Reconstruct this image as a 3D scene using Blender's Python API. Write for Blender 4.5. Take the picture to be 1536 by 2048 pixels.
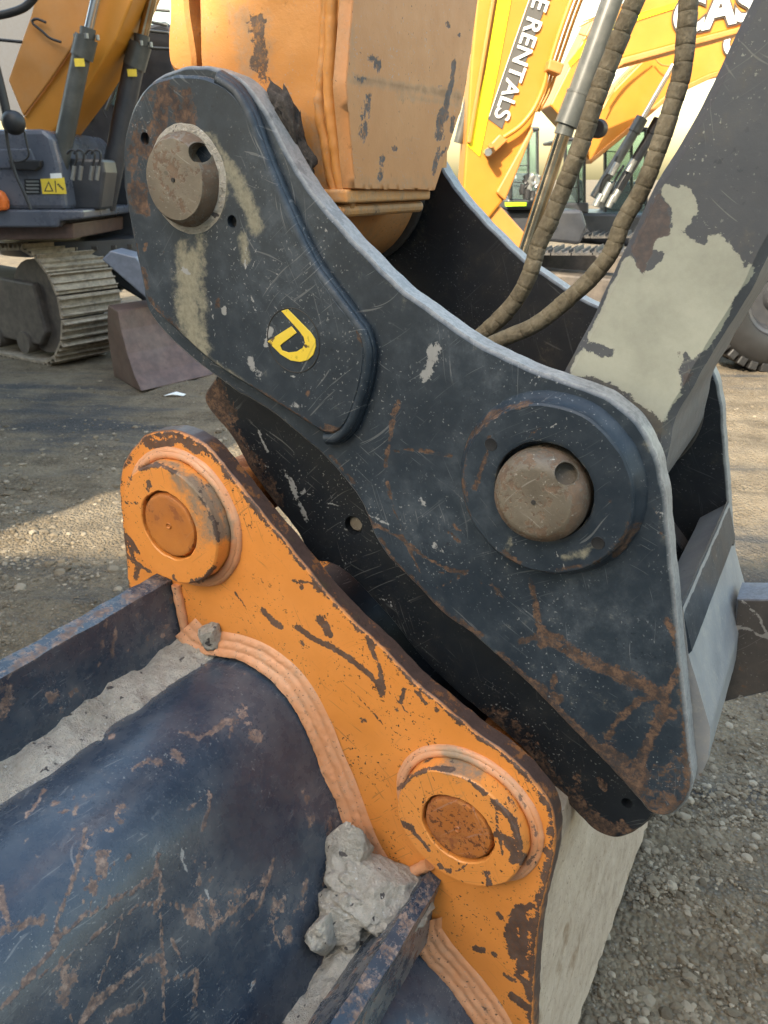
import bpy, bmesh, math, random
import numpy as np
from mathutils import Vector, Matrix, noise as mnoise
from mathutils.geometry import delaunay_2d_cdt
for o in list(bpy.data.objects): bpy.data.objects.remove(o)
random.seed(7); rng = np.random.default_rng(7)
scene = bpy.context.scene; COL = scene.collection
rad = math.radians

# ------------------------------------------------------------------ camera
CAMH = 1.40; FPX = 1540.0
PITCH = math.atan(666/1540.0); YAW = rad(30.11)
cp, sp = math.cos(PITCH), math.sin(PITCH)
RV = np.array([math.cos(YAW), math.sin(YAW), 0]); FV = np.array([-math.sin(YAW), math.cos(YAW), 0]); UV = np.array([0, 0, 1.0])
CAM = np.array([0, 0, CAMH])
cam = bpy.data.cameras.new('camera'); camo = bpy.data.objects.new('camera', cam); COL.objects.link(camo)
camo.location = CAM; camo.rotation_euler = (math.pi/2-PITCH, 0, YAW)
cam.sensor_fit = 'VERTICAL'; cam.sensor_height = 24; cam.lens = FPX/2048*24
cam.clip_start = 0.02; cam.clip_end = 3000
cam.dof.use_dof = True; cam.dof.focus_distance = .86; cam.dof.aperture_fstop = 12
scene.camera = camo
# ------------------------------------------------------------------ light
SUN_EL = rad(36); SUN_FROM = -FV*math.cos(rad(32)) - RV*math.sin(rad(32))      # horizontal direction towards the sun
w = bpy.data.worlds.new('World'); scene.world = w; w.use_nodes = True
nt = w.node_tree; nt.nodes.clear()
sky = nt.nodes.new('ShaderNodeTexSky'); sky.sky_type = 'NISHITA'; sky.sun_disc = False
sky.sun_elevation = SUN_EL; sky.sun_rotation = math.atan2(SUN_FROM[0], SUN_FROM[1]); sky.dust_density = 3.0; sky.air_density = 2.0; sky.ozone_density = 1.2
bg = nt.nodes.new('ShaderNodeBackground'); bg.inputs[1].default_value = 0.15
wo = nt.nodes.new('ShaderNodeOutputWorld'); nt.links.new(sky.outputs[0], bg.inputs[0]); nt.links.new(bg.outputs[0], wo.inputs[0])
sl = bpy.data.lights.new('sun', 'SUN'); sl.energy = 2.9; sl.angle = rad(0.53); sl.color = (1, 0.89, 0.70)
so = bpy.data.objects.new('sun', sl); COL.objects.link(so)
sd = Vector(SUN_FROM*math.cos(SUN_EL)+UV*math.sin(SUN_EL)); so.rotation_euler = sd.to_track_quat('Z', 'Y').to_euler(); so.location = sd*30
vs = scene.view_settings; vs.view_transform = 'Standard'; vs.look = 'None'; vs.gamma = 1; vs.use_curve_mapping = False
vs.exposure = 2.0
cy = scene.cycles; cy.max_bounces = 6; cy.diffuse_bounces = 3; cy.glossy_bounces = 3; cy.transmission_bounces = 4; cy.caustics_reflective = False; cy.caustics_refractive = False

# ------------------------------------------------------------------ pixel <-> place helpers
def ray(px, py):
    x = (px-768)/FPX; y = (py-1024)/FPX
    return RV*x + FV*(cp-y*sp) + UV*(-sp-y*cp)
def P(px, py, Y): r = ray(px, py); return CAM + r*(Y/r[1])
def PX(px, py, X): r = ray(px, py); return CAM + r*(X/r[0])
def G(px, py, z=0.0): r = ray(px, py); return CAM + r*((z-CAMH)/r[2])
def FZ(px, py, D): r = ray(px, py); return CAM + r*(D/float(r@FV))
def pix(V):
    V = np.asarray(V, float)-CAM; a = V@RV; b = V@FV; c = V@UV
    z = np.maximum(b*cp-c*sp, 1e-3); y = -b*sp-c*cp
    return np.stack([768+FPX*a/z, 1024+FPX*y/z], -1)
def xz(pts, Y): return [P(a, b, Y)[[0, 2]] for a, b in pts]

# ------------------------------------------------------------------ object helpers
def setp(o, label=None, cat=None, group=None, kind=None):
    if label: o['label'] = label
    if cat: o['category'] = cat
    if group: o['group'] = group
    if kind: o['kind'] = kind
    return o
def thing(name, loc, label, cat, group=None):
    o = bpy.data.objects.new(name, None); COL.objects.link(o); o.location = loc; o.empty_display_size = .1
    return setp(o, label, cat, group)
def mesh_obj(name, V, Fc, mat, parent=None, attrs=None, smooth=True, angle=35):
    """V in world coordinates; stored relative to the top-level parent's base."""
    V = np.asarray(V, float)
    base = np.zeros(3); q = parent
    while q is not None: base = base+np.array(q.location); q = q.parent
    me = bpy.data.meshes.new(name)
    me.from_pydata((V-base).tolist(), [], [list(map(int, f)) for f in Fc]); me.update()
    if smooth:
        me.polygons.foreach_set('use_smooth', [True]*len(me.polygons)); me.set_sharp_from_angle(angle=rad(angle))
    if attrs:
        for k, a in attrs.items():
            at = me.attributes.new(k, 'FLOAT', 'POINT'); at.data.foreach_set('value', np.asarray(a, np.float32))
    me.materials.append(mat)
    o = bpy.data.objects.new(name, me); COL.objects.link(o)
    if parent: o.parent = parent
    return o
def catmull(pts, closed, step):
    p = np.array(pts, float); n = len(p); out = []
    rngi = range(n if closed else n-1)
    for i in rngi:
        if closed: a, b, c, d = p[(i-1) % n], p[i], p[(i+1) % n], p[(i+2) % n]
        else: a, b, c, d = p[max(i-1, 0)], p[i], p[i+1], p[min(i+2, n-1)]
        m = max(2, int(np.linalg.norm(c-b)/step)+1)
        # centripetal-ish tension to avoid overshoot
        l1 = np.linalg.norm(b-a)+1e-9; l2 = np.linalg.norm(c-b)+1e-9; l3 = np.linalg.norm(d-c)+1e-9
        t1 = ((c-b)/l2*l1+(b-a)/l1*l2)/(l1+l2)*l2 if (closed or i > 0) else (c-b)
        t2 = ((d-c)/l3*l2+(c-b)/l2*l3)/(l2+l3)*l2 if (closed or i < n-2) else (c-b)
        for k in range(m):
            t = k/m; t_2, t_3 = t*t, t*t*t
            out.append((2*t_3-3*t_2+1)*b+(t_3-2*t_2+t)*t1+(-2*t_3+3*t_2)*c+(t_3-t_2)*t2)
    if not closed: out.append(p[-1])
    return np.array(out)
def area2(p): x, y = p[:, 0], p[:, 1]; return float((x*np.roll(y, -1)-np.roll(x, -1)*y).sum())
def segdist(V, A, B):
    """distance of points V to the polyline segments A->B"""
    best = np.full(len(V), 1e9)
    for a, b in zip(A, B):
        d = b-a; L = float(d@d)+1e-12
        t = np.clip(((V-a)@d)/L, 0, 1)
        best = np.minimum(best, np.linalg.norm(V-(a+t[:, None]*d), axis=1))
    return best
def inpoly(V, poly):
    x, y = V[:, 0], V[:, 1]; r = np.zeros(len(V), bool); n = len(poly)
    for i in range(n):
        x1, y1 = poly[i]; x2, y2 = poly[(i+1) % n]
        c = ((y1 > y) != (y2 > y)) & (x < (x2-x1)*(y-y1)/(y2-y1+1e-15)+x1); r ^= c
    return r
def vnoise(V, scale, seed=0, octv=3):
    return np.array([mnoise.fractal(Vector((v[0]*scale+seed*7.3, v[1]*scale-seed*3.1, v[2]*scale+seed)), 0.6, 2.1, octv) for v in V])
def strokes(uv, L):
    """mark field from pixel-authored strokes [(pts, halfwidth_px, strength)]: strength at the core, fading over ~1.5 widths"""
    f = np.zeros(len(uv))
    for pts, hw, s in L:
        p = np.array(pts, float)
        lo, hi = p.min(0)-hw*3, p.max(0)+hw*3
        m = ((uv >= lo) & (uv <= hi)).all(1)
        if not m.any(): continue
        d = segdist(uv[m], p[:-1], p[1:]) if len(p) > 1 else np.linalg.norm(uv[m]-p[0], axis=1)
        f[m] = np.maximum(f[m], s*1.22*np.clip(1.25-.62*d/hw, 0, 1))
    return f
def polyfield(uv, poly, soft):
    """1 inside a pixel polygon, fading to 0 over `soft` px outside"""
    p = np.array(poly, float); f = np.zeros(len(uv))
    m = ((uv >= p.min(0)-soft) & (uv <= p.max(0)+soft)).all(1)
    if m.any():
        q = uv[m]; d = segdist(q, p, np.roll(p, -1, 0)); d = np.where(inpoly(q, p), -d, d)
        f[m] = np.clip(.5-.5*d/soft, 0, 1)
    return f
def tri_fill(outline, holes, step):
    """dense triangulation of a 2D polygon with holes -> (verts2d, tris)"""
    lo, hi = outline.min(0), outline.max(0)
    gx = np.arange(lo[0], hi[0], step); gz = np.arange(lo[1], hi[1], step*.866)
    X, Z = np.meshgrid(gx, gz); X = X+(np.arange(len(gz)) % 2)[:, None]*step*.5
    g = np.stack([X.ravel(), Z.ravel()], 1); g = g+rng.uniform(-.12, .12, g.shape)*step
    g = g[inpoly(g, outline)]
    g = g[segdist(g, outline, np.roll(outline, -1, 0)) > step*.55]
    for h in holes:
        g = g[~inpoly(g, h)]; g = g[segdist(g, h, np.roll(h, -1, 0)) > step*.5]
    pts = [Vector(p) for p in outline]; edges = [(i, (i+1) % len(outline)) for i in range(len(outline))]
    for h in holes:
        k = len(pts); pts += [Vector(p) for p in h]; edges += [(k+i, k+(i+1) % len(h)) for i in range(len(h))]
    pts += [Vector(p) for p in g]
    v, e, f, _, _, _ = delaunay_2d_cdt(pts, edges, [], 0, 1e-7)
    v = np.array([tuple(a) for a in v]); f = np.array([t for t in f if len(t) == 3])
    c = v[f].mean(1); keep = inpoly(c, outline)
    for h in holes: keep &= ~inpoly(c, h)
    return v, f[keep]
def inset(p, d):
    t = np.roll(p, -1, 0)-np.roll(p, 1, 0); n = np.stack([-t[:, 1], t[:, 0]], 1); n /= np.linalg.norm(n, axis=1)[:, None]+1e-12
    return p+n*np.reshape(d, (-1, 1))      # CCW polygon: left normal = inward
def circ(c, r, n=40): a = np.linspace(0, 2*math.pi, n, endpoint=False); return np.stack([c[0]+r*np.cos(a), c[1]+r*np.sin(a)], 1)
def plate(name, parent, outline, y0, y1, mat, chamfer=.003, holes=(), step=.006, paint=None, wob=.0006, ostep=.005, smooth_outline=True, warp=0, angle=35):
    """flat plate in the XZ plane from y0 (front, towards the viewer) to y1, dense front face, chamfered rim, per-vertex fields"""
    o = catmull(outline, True, ostep) if smooth_outline else np.array(outline, float)
    if area2(o) < 0: o = o[::-1]
    if wob:
        nz = np.array([mnoise.fractal(Vector((p[0]*40, 3.1, p[1]*40)), .7, 2, 3) for p in o]); o = inset(o, nz*wob)
    fr = inset(o, chamfer); hl = [circ((c[0], c[1]), c[2]) for c in holes]
    v2, f = tri_fill(fr, hl, step)
    nf = len(v2); V = [np.stack([v2[:, 0], np.full(nf, y0), v2[:, 1]], 1)]; Fc = f.tolist()
    if warp: V[0][:, 1] += warp*np.array([mnoise.fractal(Vector((a[0]*9, 0, a[1]*9)), .7, 2, 3) for a in v2])
    n = len(o); k = nf
    ring0 = list(range(n))                     # CDT keeps the first input vertices in order
    rings = [ring0]; ys = [y0+chamfer] + list(np.linspace(y0+chamfer, y1-min(.002, (y1-y0)*.2), max(2, int((y1-y0)/.012)+1))[1:]) + [y1]
    for j, y in enumerate(ys):
        oo = o if j < len(ys)-1 else inset(o, min(.002, chamfer*.6))
        V.append(np.stack([oo[:, 0], np.full(n, y), oo[:, 1]], 1)); rings.append(list(range(k, k+n))); k += n
    for a, b in zip(rings[:-1], rings[1:]):
        for i in range(n):
            j = (i+1) % n; Fc.append((a[i], b[i], b[j], a[j]))
    Fc.append(rings[-1][::-1])
    ho = n
    for h in hl:                               # hole walls
        m = len(h); st = ho; ho += m
        V.append(np.stack([h[:, 0], np.full(m, y1), h[:, 1]], 1))
        for i in range(m):
            j = (i+1) % m; Fc.append((st+i, st+j, k+j, k+i))
        k += m
    V = np.concatenate(V)
    ed = np.zeros(len(V)); ed[:nf] = segdist(v2, o, np.roll(o, -1, 0))
    side = np.ones(len(V)); side[:nf] = 0
    if hl: side[-sum(len(h) for h in hl):] = 0
    at = {'side': side, 'wear': np.zeros(len(V)), 'dirt': np.zeros(len(V)), 'scr': np.zeros(len(V))}
    if paint: at.update(paint(V, pix(V), ed, side))
    return mesh_obj(name, V, Fc, mat, parent, at, angle=angle)
def lathe(name, parent, c, prof, mat, n=96, paint=None, wob=0, seed=1, cap=True, angle=35, wobr=9):
    """revolve (r, y) profile round the Y axis through c=(x,z); profile ordered from the front centre outwards"""
    V = []; Fc = []; a = np.linspace(0, 2*math.pi, n, endpoint=False)
    wn = np.array([mnoise.fractal(Vector((math.cos(t)*wobr/3, math.sin(t)*wobr/3, seed*3.3)), .7, 2, 3) for t in a])*wob
    for r, y in prof:
        rr = r+(wn if r > 1e-6 else 0); V.append(np.stack([c[0]+rr*np.cos(a), np.full(n, y), c[1]+rr*np.sin(a)], 1))
    for k in range(len(prof)-1):
        for i in range(n):
            j = (i+1) % n
            Fc.append((k*n+i, k*n+j, (k+1)*n+j, (k+1)*n+i))
    if cap: Fc.append(list(range(n))[::-1])
    Fc = [f[::-1] for f in Fc]
    V = np.concatenate(V); L = len(prof)
    at = {k: np.zeros(len(V)) for k in ('side', 'wear', 'dirt', 'scr')}
    if paint: at.update(paint(V, pix(V), np.repeat(np.arange(L), n)))
    return mesh_obj(name, V, Fc, mat, parent, at, angle=angle)
def dense_prof(pts, step=.004):
    out = [pts[0]]
    for a, b in zip(pts[:-1], pts[1:]):
        m = max(1, int(math.dist(a, b)/step))
        for k in range(1, m+1): out.append((a[0]+(b[0]-a[0])*k/m, a[1]+(b[1]-a[1])*k/m))
    return out
def tube(name, parent, pts, r, mat, n=14, attrs=None, rfun=None, caps=True, V_only=False, angle=50):
    p = np.array(pts, float); m = len(p); T = np.gradient(p, axis=0); T /= np.linalg.norm(T, axis=1)[:, None]+1e-12
    u = np.cross(T[0], [0, 0, 1.0]); u = u if np.linalg.norm(u) > .1 else np.cross(T[0], [1.0, 0, 0]); u /= np.linalg.norm(u)
    V = []; Fc = []
    for i in range(m):
        u = u-T[i]*(u@T[i]); u /= np.linalg.norm(u); v = np.cross(T[i], u)
        rr = r if np.isscalar(r) else r[i]
        for k in range(n):
            a = 2*math.pi*k/n; q = rr*(1 if rfun is None else rfun(i, a)); V.append(p[i]+q*(math.cos(a)*u+math.sin(a)*v))
    for i in range(m-1):
        for k in range(n): Fc.append((i*n+k, i*n+(k+1) % n, (i+1)*n+(k+1) % n, (i+1)*n+k))
    if caps: Fc.append(list(range(n))[::-1]); Fc.append(list(range((m-1)*n, m*n)))
    if V_only: return V, Fc
    return mesh_obj(name, V, Fc, mat, parent, attrs, angle=angle)
def box_pts(o, ax, ay, az):
    o, ax, ay, az = map(lambda q: np.array(q, float), (o, ax, ay, az))
    V = [o+ax*i+ay*j+az*k for k in (0, 1) for j in (0, 1) for i in (0, 1)]
    Fc = [(0, 2, 3, 1), (4, 5, 7, 6), (0, 1, 5, 4), (2, 6, 7, 3), (0, 4, 6, 2), (1, 3, 7, 5)]
    if np.cross(ax, ay)@az < 0: Fc = [f[::-1] for f in Fc]
    return V, Fc
def bevelled(o, width=.004, seg=2):
    m = o.modifiers.new('bevel', 'BEVEL'); m.width = width; m.segments = seg; m.limit_method = 'ANGLE'; m.angle_limit = rad(40); return o
def grid_obj(name, parent, G3, mat, attrs=None, flip=False, angle=60):
    """G3: (nu, nv, 3) grid of points"""
    nu, nv = G3.shape[:2]; idx = np.arange(nu*nv).reshape(nu, nv)
    Fc = np.stack([idx[:-1, :-1], idx[1:, :-1], idx[1:, 1:], idx[:-1, 1:]], -1).reshape(-1, 4)
    if flip: Fc = Fc[:, ::-1]
    return mesh_obj(name, G3.reshape(-1, 3), Fc, mat, parent, attrs, angle=angle)

# ------------------------------------------------------------------ materials
class NT:
    def __init__(s, name):
        s.m = bpy.data.materials.new(name); s.m.use_nodes = True; s.t = s.m.node_tree; s.t.nodes.clear()
        s.out = s.n('ShaderNodeOutputMaterial'); s.b = s.n('ShaderNodeBsdfPrincipled'); s.l(s.b.outputs[0], s.out.inputs[0])
        s.co = s.n('ShaderNodeTexCoord').outputs['Object']
    def n(s, k): return s.t.nodes.new(k)
    def l(s, a, b): s.t.links.new(a, b)
    def val(s, inp, v):
        if hasattr(v, 'is_output'): s.l(v, inp)
        elif isinstance(v, (tuple, list)): inp.default_value = (*v, 1) if len(v) == 3 and inp.type == 'RGBA' else v
        else: inp.default_value = v
    def noise(s, scale, detail=4, rough=.6, co=None, dist=0, col=False):
        q = s.n('ShaderNodeTexNoise'); q.inputs['Scale'].default_value = scale; q.inputs['Detail'].default_value = detail
        q.inputs['Roughness'].default_value = rough; q.inputs['Distortion'].default_value = dist; s.l(co or s.co, q.inputs['Vector']); return q.outputs[1 if col else 0]
    def voro(s, scale, co=None, feat='F1', out='Distance', rnd=1):
        q = s.n('ShaderNodeTexVoronoi'); q.feature = feat; q.inputs['Scale'].default_value = scale; q.inputs['Randomness'].default_value = rnd; s.l(co or s.co, q.inputs['Vector']); return q.outputs[out]
    def map(s, scale=(1, 1, 1), rot=(0, 0, 0), co=None):
        q = s.n('ShaderNodeMapping'); q.vector_type = 'TEXTURE'; scale = tuple(1/x for x in scale); q.inputs['Scale'].default_value = scale; q.inputs['Rotation'].default_value = rot; s.l(co or s.co, q.inputs[0]); return q.outputs[0]
    def math(s, op, a, b=0.0, c=None, clamp=False):
        q = s.n('ShaderNodeMath'); q.operation = op; q.use_clamp = clamp; s.val(q.inputs[0], a); s.val(q.inputs[1], b)
        if c is not None: s.val(q.inputs[2], c)
        return q.outputs[0]
    def step(s, x, a, b):
        q = s.n('ShaderNodeMapRange'); q.interpolation_type = 'SMOOTHSTEP'; s.val(q.inputs[0], x); s.val(q.inputs[1], a); s.val(q.inputs[2], b); return q.outputs[0]
    def mix(s, f, a, b, mode='MIX'):
        q = s.n('ShaderNodeMix'); q.data_type = 'RGBA'; q.blend_type = mode; s.val(q.inputs[0], f); s.val(q.inputs[6], a); s.val(q.inputs[7], b); return q.outputs[2]
    def ramp(s, x, stops):
        q = s.n('ShaderNodeValToRGB'); e = q.color_ramp.elements
        while len(e) < len(stops): e.new(.5)
        for el, (p, c) in zip(e, stops): el.position = p; el.color = (*c, 1)
        s.l(x, q.inputs[0]); return q.outputs[0]
    def attr(s, name): q = s.n('ShaderNodeAttribute'); q.attribute_name = name; return q.outputs['Fac']
    def bump(s, h, strength, dist=.002, nrm=None):
        q = s.n('ShaderNodeBump'); q.inputs['Strength'].default_value = strength; q.inputs['Distance'].default_value = dist; s.l(h, q.inputs['Height'])
        if nrm: s.l(nrm, q.inputs['Normal'])
        return q.outputs[0]
    def done(s, color=None, rough=None, bump=None, metal=None, spec=None):
        if color is not None: s.val(s.b.inputs['Base Color'], color)
        if rough is not None: s.val(s.b.inputs['Roughness'], rough)
        if metal is not None: s.val(s.b.inputs['Metallic'], metal)
        if spec is not None: s.val(s.b.inputs['Specular IOR Level'], spec)
        if bump is not None: s.l(bump, s.b.inputs['Normal'])
        return s.m
def plain(name, col, rough=.5, metal=0, var=.15, scale=20, bump=.15, dust=0, dustcol=(.28, .24, .18)):
    t = NT(name); nz = t.noise(scale, 5, .65)
    c = t.mix(t.step(nz, .3, .75), tuple(x*(1-var) for x in col), tuple(min(1, x*(1+var)) for x in col))
    if dust: c = t.mix(t.math('MULTIPLY', t.step(t.noise(scale*.3, 5, .7), .4, .7), dust), c, dustcol)
    r = t.math('ADD', t.math('MULTIPLY', nz, .25), rough-.12)
    return t.done(c, r, t.bump(nz, bump, .002), metal)
RUST = [(0.36, (.026, .019, .015)), (.5, (.075, .046, .032)), (.64, (.155, .092, .058))]
def worn(name, paint, tint, rough=.45, rust=RUST, bare=(.33, .33, .32), dust=(.33, .30, .25), side_col=None, side_amt=.8, haze=.25, scratch=.5, chip=.0, wear_soft=.06, bumpy=.3, specks=.55, hazecol=None, wear_op=.55, spots=0, spotcol=(.03, .02, .015), spec=.5):
    """painted steel: mottled paint, hairline scratches, chips, rust (wear), bare metal (scr), dust (dirt), cut edges (side)"""
    t = NT(name); A = t.attr
    n1 = t.noise(7, 4, .65); n2 = t.noise(45, 4, .7); n3 = t.noise(190, 3, .75)
    c = t.mix(t.step(n1, .3, .72), paint, tint)
    c = t.mix(t.math('MULTIPLY', t.math('MULTIPLY', t.step(n2, .35, .8), t.math('ADD', .4, t.step(n1, .42, .65))), haze), c, hazecol or dust)
    # hairlines in three directions
    hs = None
    wq = t.n('ShaderNodeVectorMath'); wq.operation = 'MULTIPLY_ADD'; t.l(t.noise(4, 2, .5, col=True), wq.inputs[0]); wq.inputs[1].default_value = (.10, .10, .10); t.l(t.co, wq.inputs[2])
    for k, (rot, sc, th) in enumerate((((0, .9, 0), (420, 30, 14), .665), ((0, -.35, 0), (520, 30, 11), .68), ((0, 2.1, 0), (380, 30, 16), .675))):
        q = t.map(sc, rot, wq.outputs[0]); q2 = t.step(t.noise(1.0, 2, .5, q), th, th+.03); q2 = t.math('MULTIPLY', q2, t.step(t.noise(5+k*2, 2, .5), .45, .6))
        hs = q2 if hs is None else t.math('MAXIMUM', hs, q2)
    c = t.mix(t.math('MULTIPLY', hs, scratch), c, bare)
    sk = t.math('MULTIPLY', t.step(t.noise(340, 2, .5), .66, .70), t.step(t.noise(11, 3, .6), .40, .62))
    c = t.mix(t.math('MULTIPLY', sk, specks), c, bare)
    dk_ = t.math('MULTIPLY', t.step(t.noise(150, 3, .6), .63, .70), t.step(t.noise(8, 3, .6), .42, .6)); c = t.mix(t.math('MULTIPLY', dk_, specks*.8), c, tuple(x*.35 for x in paint))
    # side faces (cut edges)
    sdm = None
    if side_col:
        sdm = t.math('MULTIPLY', A('side'), t.step(t.math('ADD', n2, t.math('MULTIPLY', n3, .3)), .42, .62), clamp=True); sdm = t.math('MULTIPLY', t.math('MAXIMUM', sdm, t.math('MULTIPLY', A('side'), .75)), side_amt)
        c = t.mix(sdm, c, t.mix(t.step(n3, .3, .7), tuple(x*.7 for x in side_col), side_col))
    nn = t.math('ADD', t.math('MULTIPLY', n2, .6), t.math('MULTIPLY', n3, .4))            # ~0.5 mean
    nz = t.math('SUBTRACT', nn, .5)
    if spots:
        sp_ = t.step(t.noise(230, 3, .6), .70-spots*.06, .73-spots*.06); sp2 = t.math('MULTIPLY', sp_, t.step(t.noise(14, 3, .6), .41, .57))
        c = t.mix(sp2, c, spotcol)
    dm = t.step(t.math('ADD', A('dirt'), t.math('MULTIPLY', nz, 1.5)), .22, .75)
    dn = t.mix(t.step(n3, .3, .7), tuple(x*.75 for x in dust), dust)
    c = t.mix(t.math('MULTIPLY', dm, .92), c, dn)
    sm = t.step(t.math('ADD', A('scr'), t.math('MULTIPLY', nz, 1.6)), .46, .56)
    c = t.mix(sm, c, t.mix(t.math('ADD', t.math('MULTIPLY', n3, .45), t.math('MULTIPLY', t.step(n1, .34, .62), .55)), tuple(x*.6 for x in bare), bare))
    wv = t.math('ADD', A('wear'), t.math('MULTIPLY', nz, 1.7))
    if chip: wv = t.math('ADD', wv, t.math('MULTIPLY', t.step(t.math('MULTIPLY', t.noise(28, 5, .7), t.step(n1, .35, .6)), .545-chip*.1, .60-chip*.1), .6))
    wm = t.step(wv, .5-wear_soft, .5+wear_soft)
    rc = t.ramp(t.math('ADD', t.math('MULTIPLY', t.noise(95, 4, .75), .75), t.math('MULTIPLY', n1, .25)), rust)
    c = t.mix(t.math('MULTIPLY', wm, t.math('ADD', wear_op, t.math('MULTIPLY', t.step(n3, .36, .56), .97-wear_op))), c, rc)
    r = t.math('ADD', t.math('MULTIPLY', n2, .3), rough-.15)
    r = t.math('MAXIMUM', r, t.math('MULTIPLY', t.math('MAXIMUM', wm, dm), .85))
    h = t.math('ADD', t.math('MULTIPLY', n3, .45), t.math('MULTIPLY', n2, .5))
    h = t.math('SUBTRACT', h, t.math('MULTIPLY', t.step(t.math('ADD', A('wear'), t.math('MULTIPLY', nz, 1.7)), .4, .6), .4))
    return t.done(c, r, t.bump(h, bumpy, .0012), spec=spec)
NAVY = (.015, .023, .033); NAVY2 = (.027, .038, .050)
M = {}
M['cheek'] = worn('navy_worn_paint', NAVY, NAVY2, .43, spec=.38, hazecol=(.21, .24, .27), wear_soft=.10, side_col=(.37, .365, .35), haze=.16, scratch=.24, dust=(.27, .25, .18))  # side_col pales the cut edges: dust plus painted sky reflection
M['inner'] = worn('black_worn_paint_gap_shade', (.008, .0105, .0145), (.013, .017, .022), .5, spec=.35, side_col=(.09, .07, .055), haze=.06, scratch=.25, dust=(.17, .15, .12))  # worn black paint, also the shade colour for fillers in the gaps
M['shell'] = worn('blue_worn_paint', (.022, .033, .051), (.052, .067, .088), .28, haze=.12, scratch=.26, chip=.05, wear_soft=.10, rust=[(.34, (.06, .042, .034)), (.5, (.16, .105, .080)), (.66, (.32, .235, .185))], side_col=(.12, .08, .07), dust=(.36, .34, .30), bumpy=.35)
M['orange'] = worn('orange_worn_paint', specks=.12, wear_op=.88, paint=(.66, .235, .042), tint=(.76, .285, .06), rough=.42, side_col=(.085, .052, .042), side_amt=1, haze=.05, scratch=.45, bare=(.10, .07, .04), dust=(.22, .18, .13), rust=[(.34, (.026, .019, .017)), (.5, (.065, .043, .034)), (.66, (.135, .09, .068))], wear_soft=.03, spots=1.15, bumpy=.25)
M['weld'] = worn('pinkish_weld_paint', (.56, .23, .09), (.68, .34, .18), .5, haze=.35, scratch=.0, dust=(.33, .25, .17), rust=[(.3, (.05, .03, .025)), (.55, (.17, .10, .07)), (.75, (.3, .17, .11))], spots=1, bumpy=.7)
M['pinhead'] = worn('bare_pin_steel', (.105, .084, .060), (.20, .168, .125), .5, rust=[(.25, (.05, .035, .025)), (.5, (.13, .085, .055)), (.75, (.22, .15, .10))], haze=.3, scratch=.3, bare=(.45, .42, .36), dust=(.30, .26, .19), bumpy=.8)
M['rustpin'] = worn('rust_orange_pin', (.52, .18, .025), (.36, .11, .02), .6, specks=.2, wear_op=.7, rust=[(.25, (.09, .03, .012)), (.5, (.26, .08, .02)), (.75, (.5, .2, .04))], haze=.05, scratch=.2, chip=.2, bumpy=.9, spots=2.2, spotcol=(.12, .04, .012))
M['arm'] = worn('arm_orange_paint', (.56, .235, .05), (.66, .29, .075), .6, haze=.35, scratch=.10, dust=(.42, .26, .14), side_col=(.46, .24, .10), bumpy=.9, rust=[(.3, (.045, .035, .03)), (.55, (.12, .09, .07)), (.75, (.2, .15, .11))])
M['armface'] = worn('arm_dusty_tan_paint', (.50, .205, .062), (.57, .245, .08), .55, haze=.2, scratch=.12, dust=(.40, .225, .11), rust=[(.3, (.045, .04, .037)), (.55, (.13, .11, .10)), (.75, (.2, .18, .16))], side_col=(.46, .24, .10), bumpy=.35, spots=.4)
M['link'] = worn('link_dark_paint', (.065, .068, .075), (.09, .093, .10), .5, haze=.15, scratch=.2, rust=[(.25, (.055, .042, .038)), (.55, (.11, .085, .075)), (.75, (.16, .13, .11))], bare=(.45, .445, .355), dust=(.13, .115, .09), bumpy=.35, side_col=(.10, .11, .125), side_amt=.5)
M['yellow'] = worn('yellow_emblem_paint', (.72, .50, .035), (.80, .58, .05), .5, haze=.1, scratch=.3, bare=(.2, .15, .05), bumpy=.3)
M['black'] = plain('black_void', (.01, .01, .011), .7)
M['hole'] = plain('dark_hole_metal', (.03, .027, .024), .7)
M['seal'] = plain('greasy_seal_steel', (.07, .06, .05), .45, scale=40)
def clay_mat():
    t = NT('dry_grey_clay'); n1 = t.noise(18, 8, .7); n2 = t.noise(140, 6, .7); v = t.voro(110); 
    c = t.ramp(t.math('ADD', t.math('MULTIPLY', n1, .6), t.math('MULTIPLY', n2, .4)), [(.3, (.26, .235, .19)), (.5, (.44, .40, .335)), (.7, (.58, .54, .46))])
    c = t.mix(t.step(t.noise(75, 2, .5), .66, .70), c, (.10, .09, .085)); c = t.mix(t.step(t.noise(190, 2, .5), .68, .71), c, (.52, .50, .46))
    h = t.math('ADD', t.math('MULTIPLY', n2, .6), t.math('MULTIPLY', v, .8)); h = t.math('ADD', h, t.noise(400, 3, .7))
    return t.done(c, .95, t.bump(h, .9, .005), spec=.15)
M['clay'] = clay_mat()
def mud_mat():
    t = NT('dark_greasy_dirt'); n2 = t.noise(150, 6, .75)
    return t.done(t.ramp(n2, [(.3, (.018, .014, .011)), (.55, (.06, .048, .038)), (.75, (.13, .11, .085))]), .8, t.bump(n2, 1, .004))
M['mud'] = mud_mat()
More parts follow.
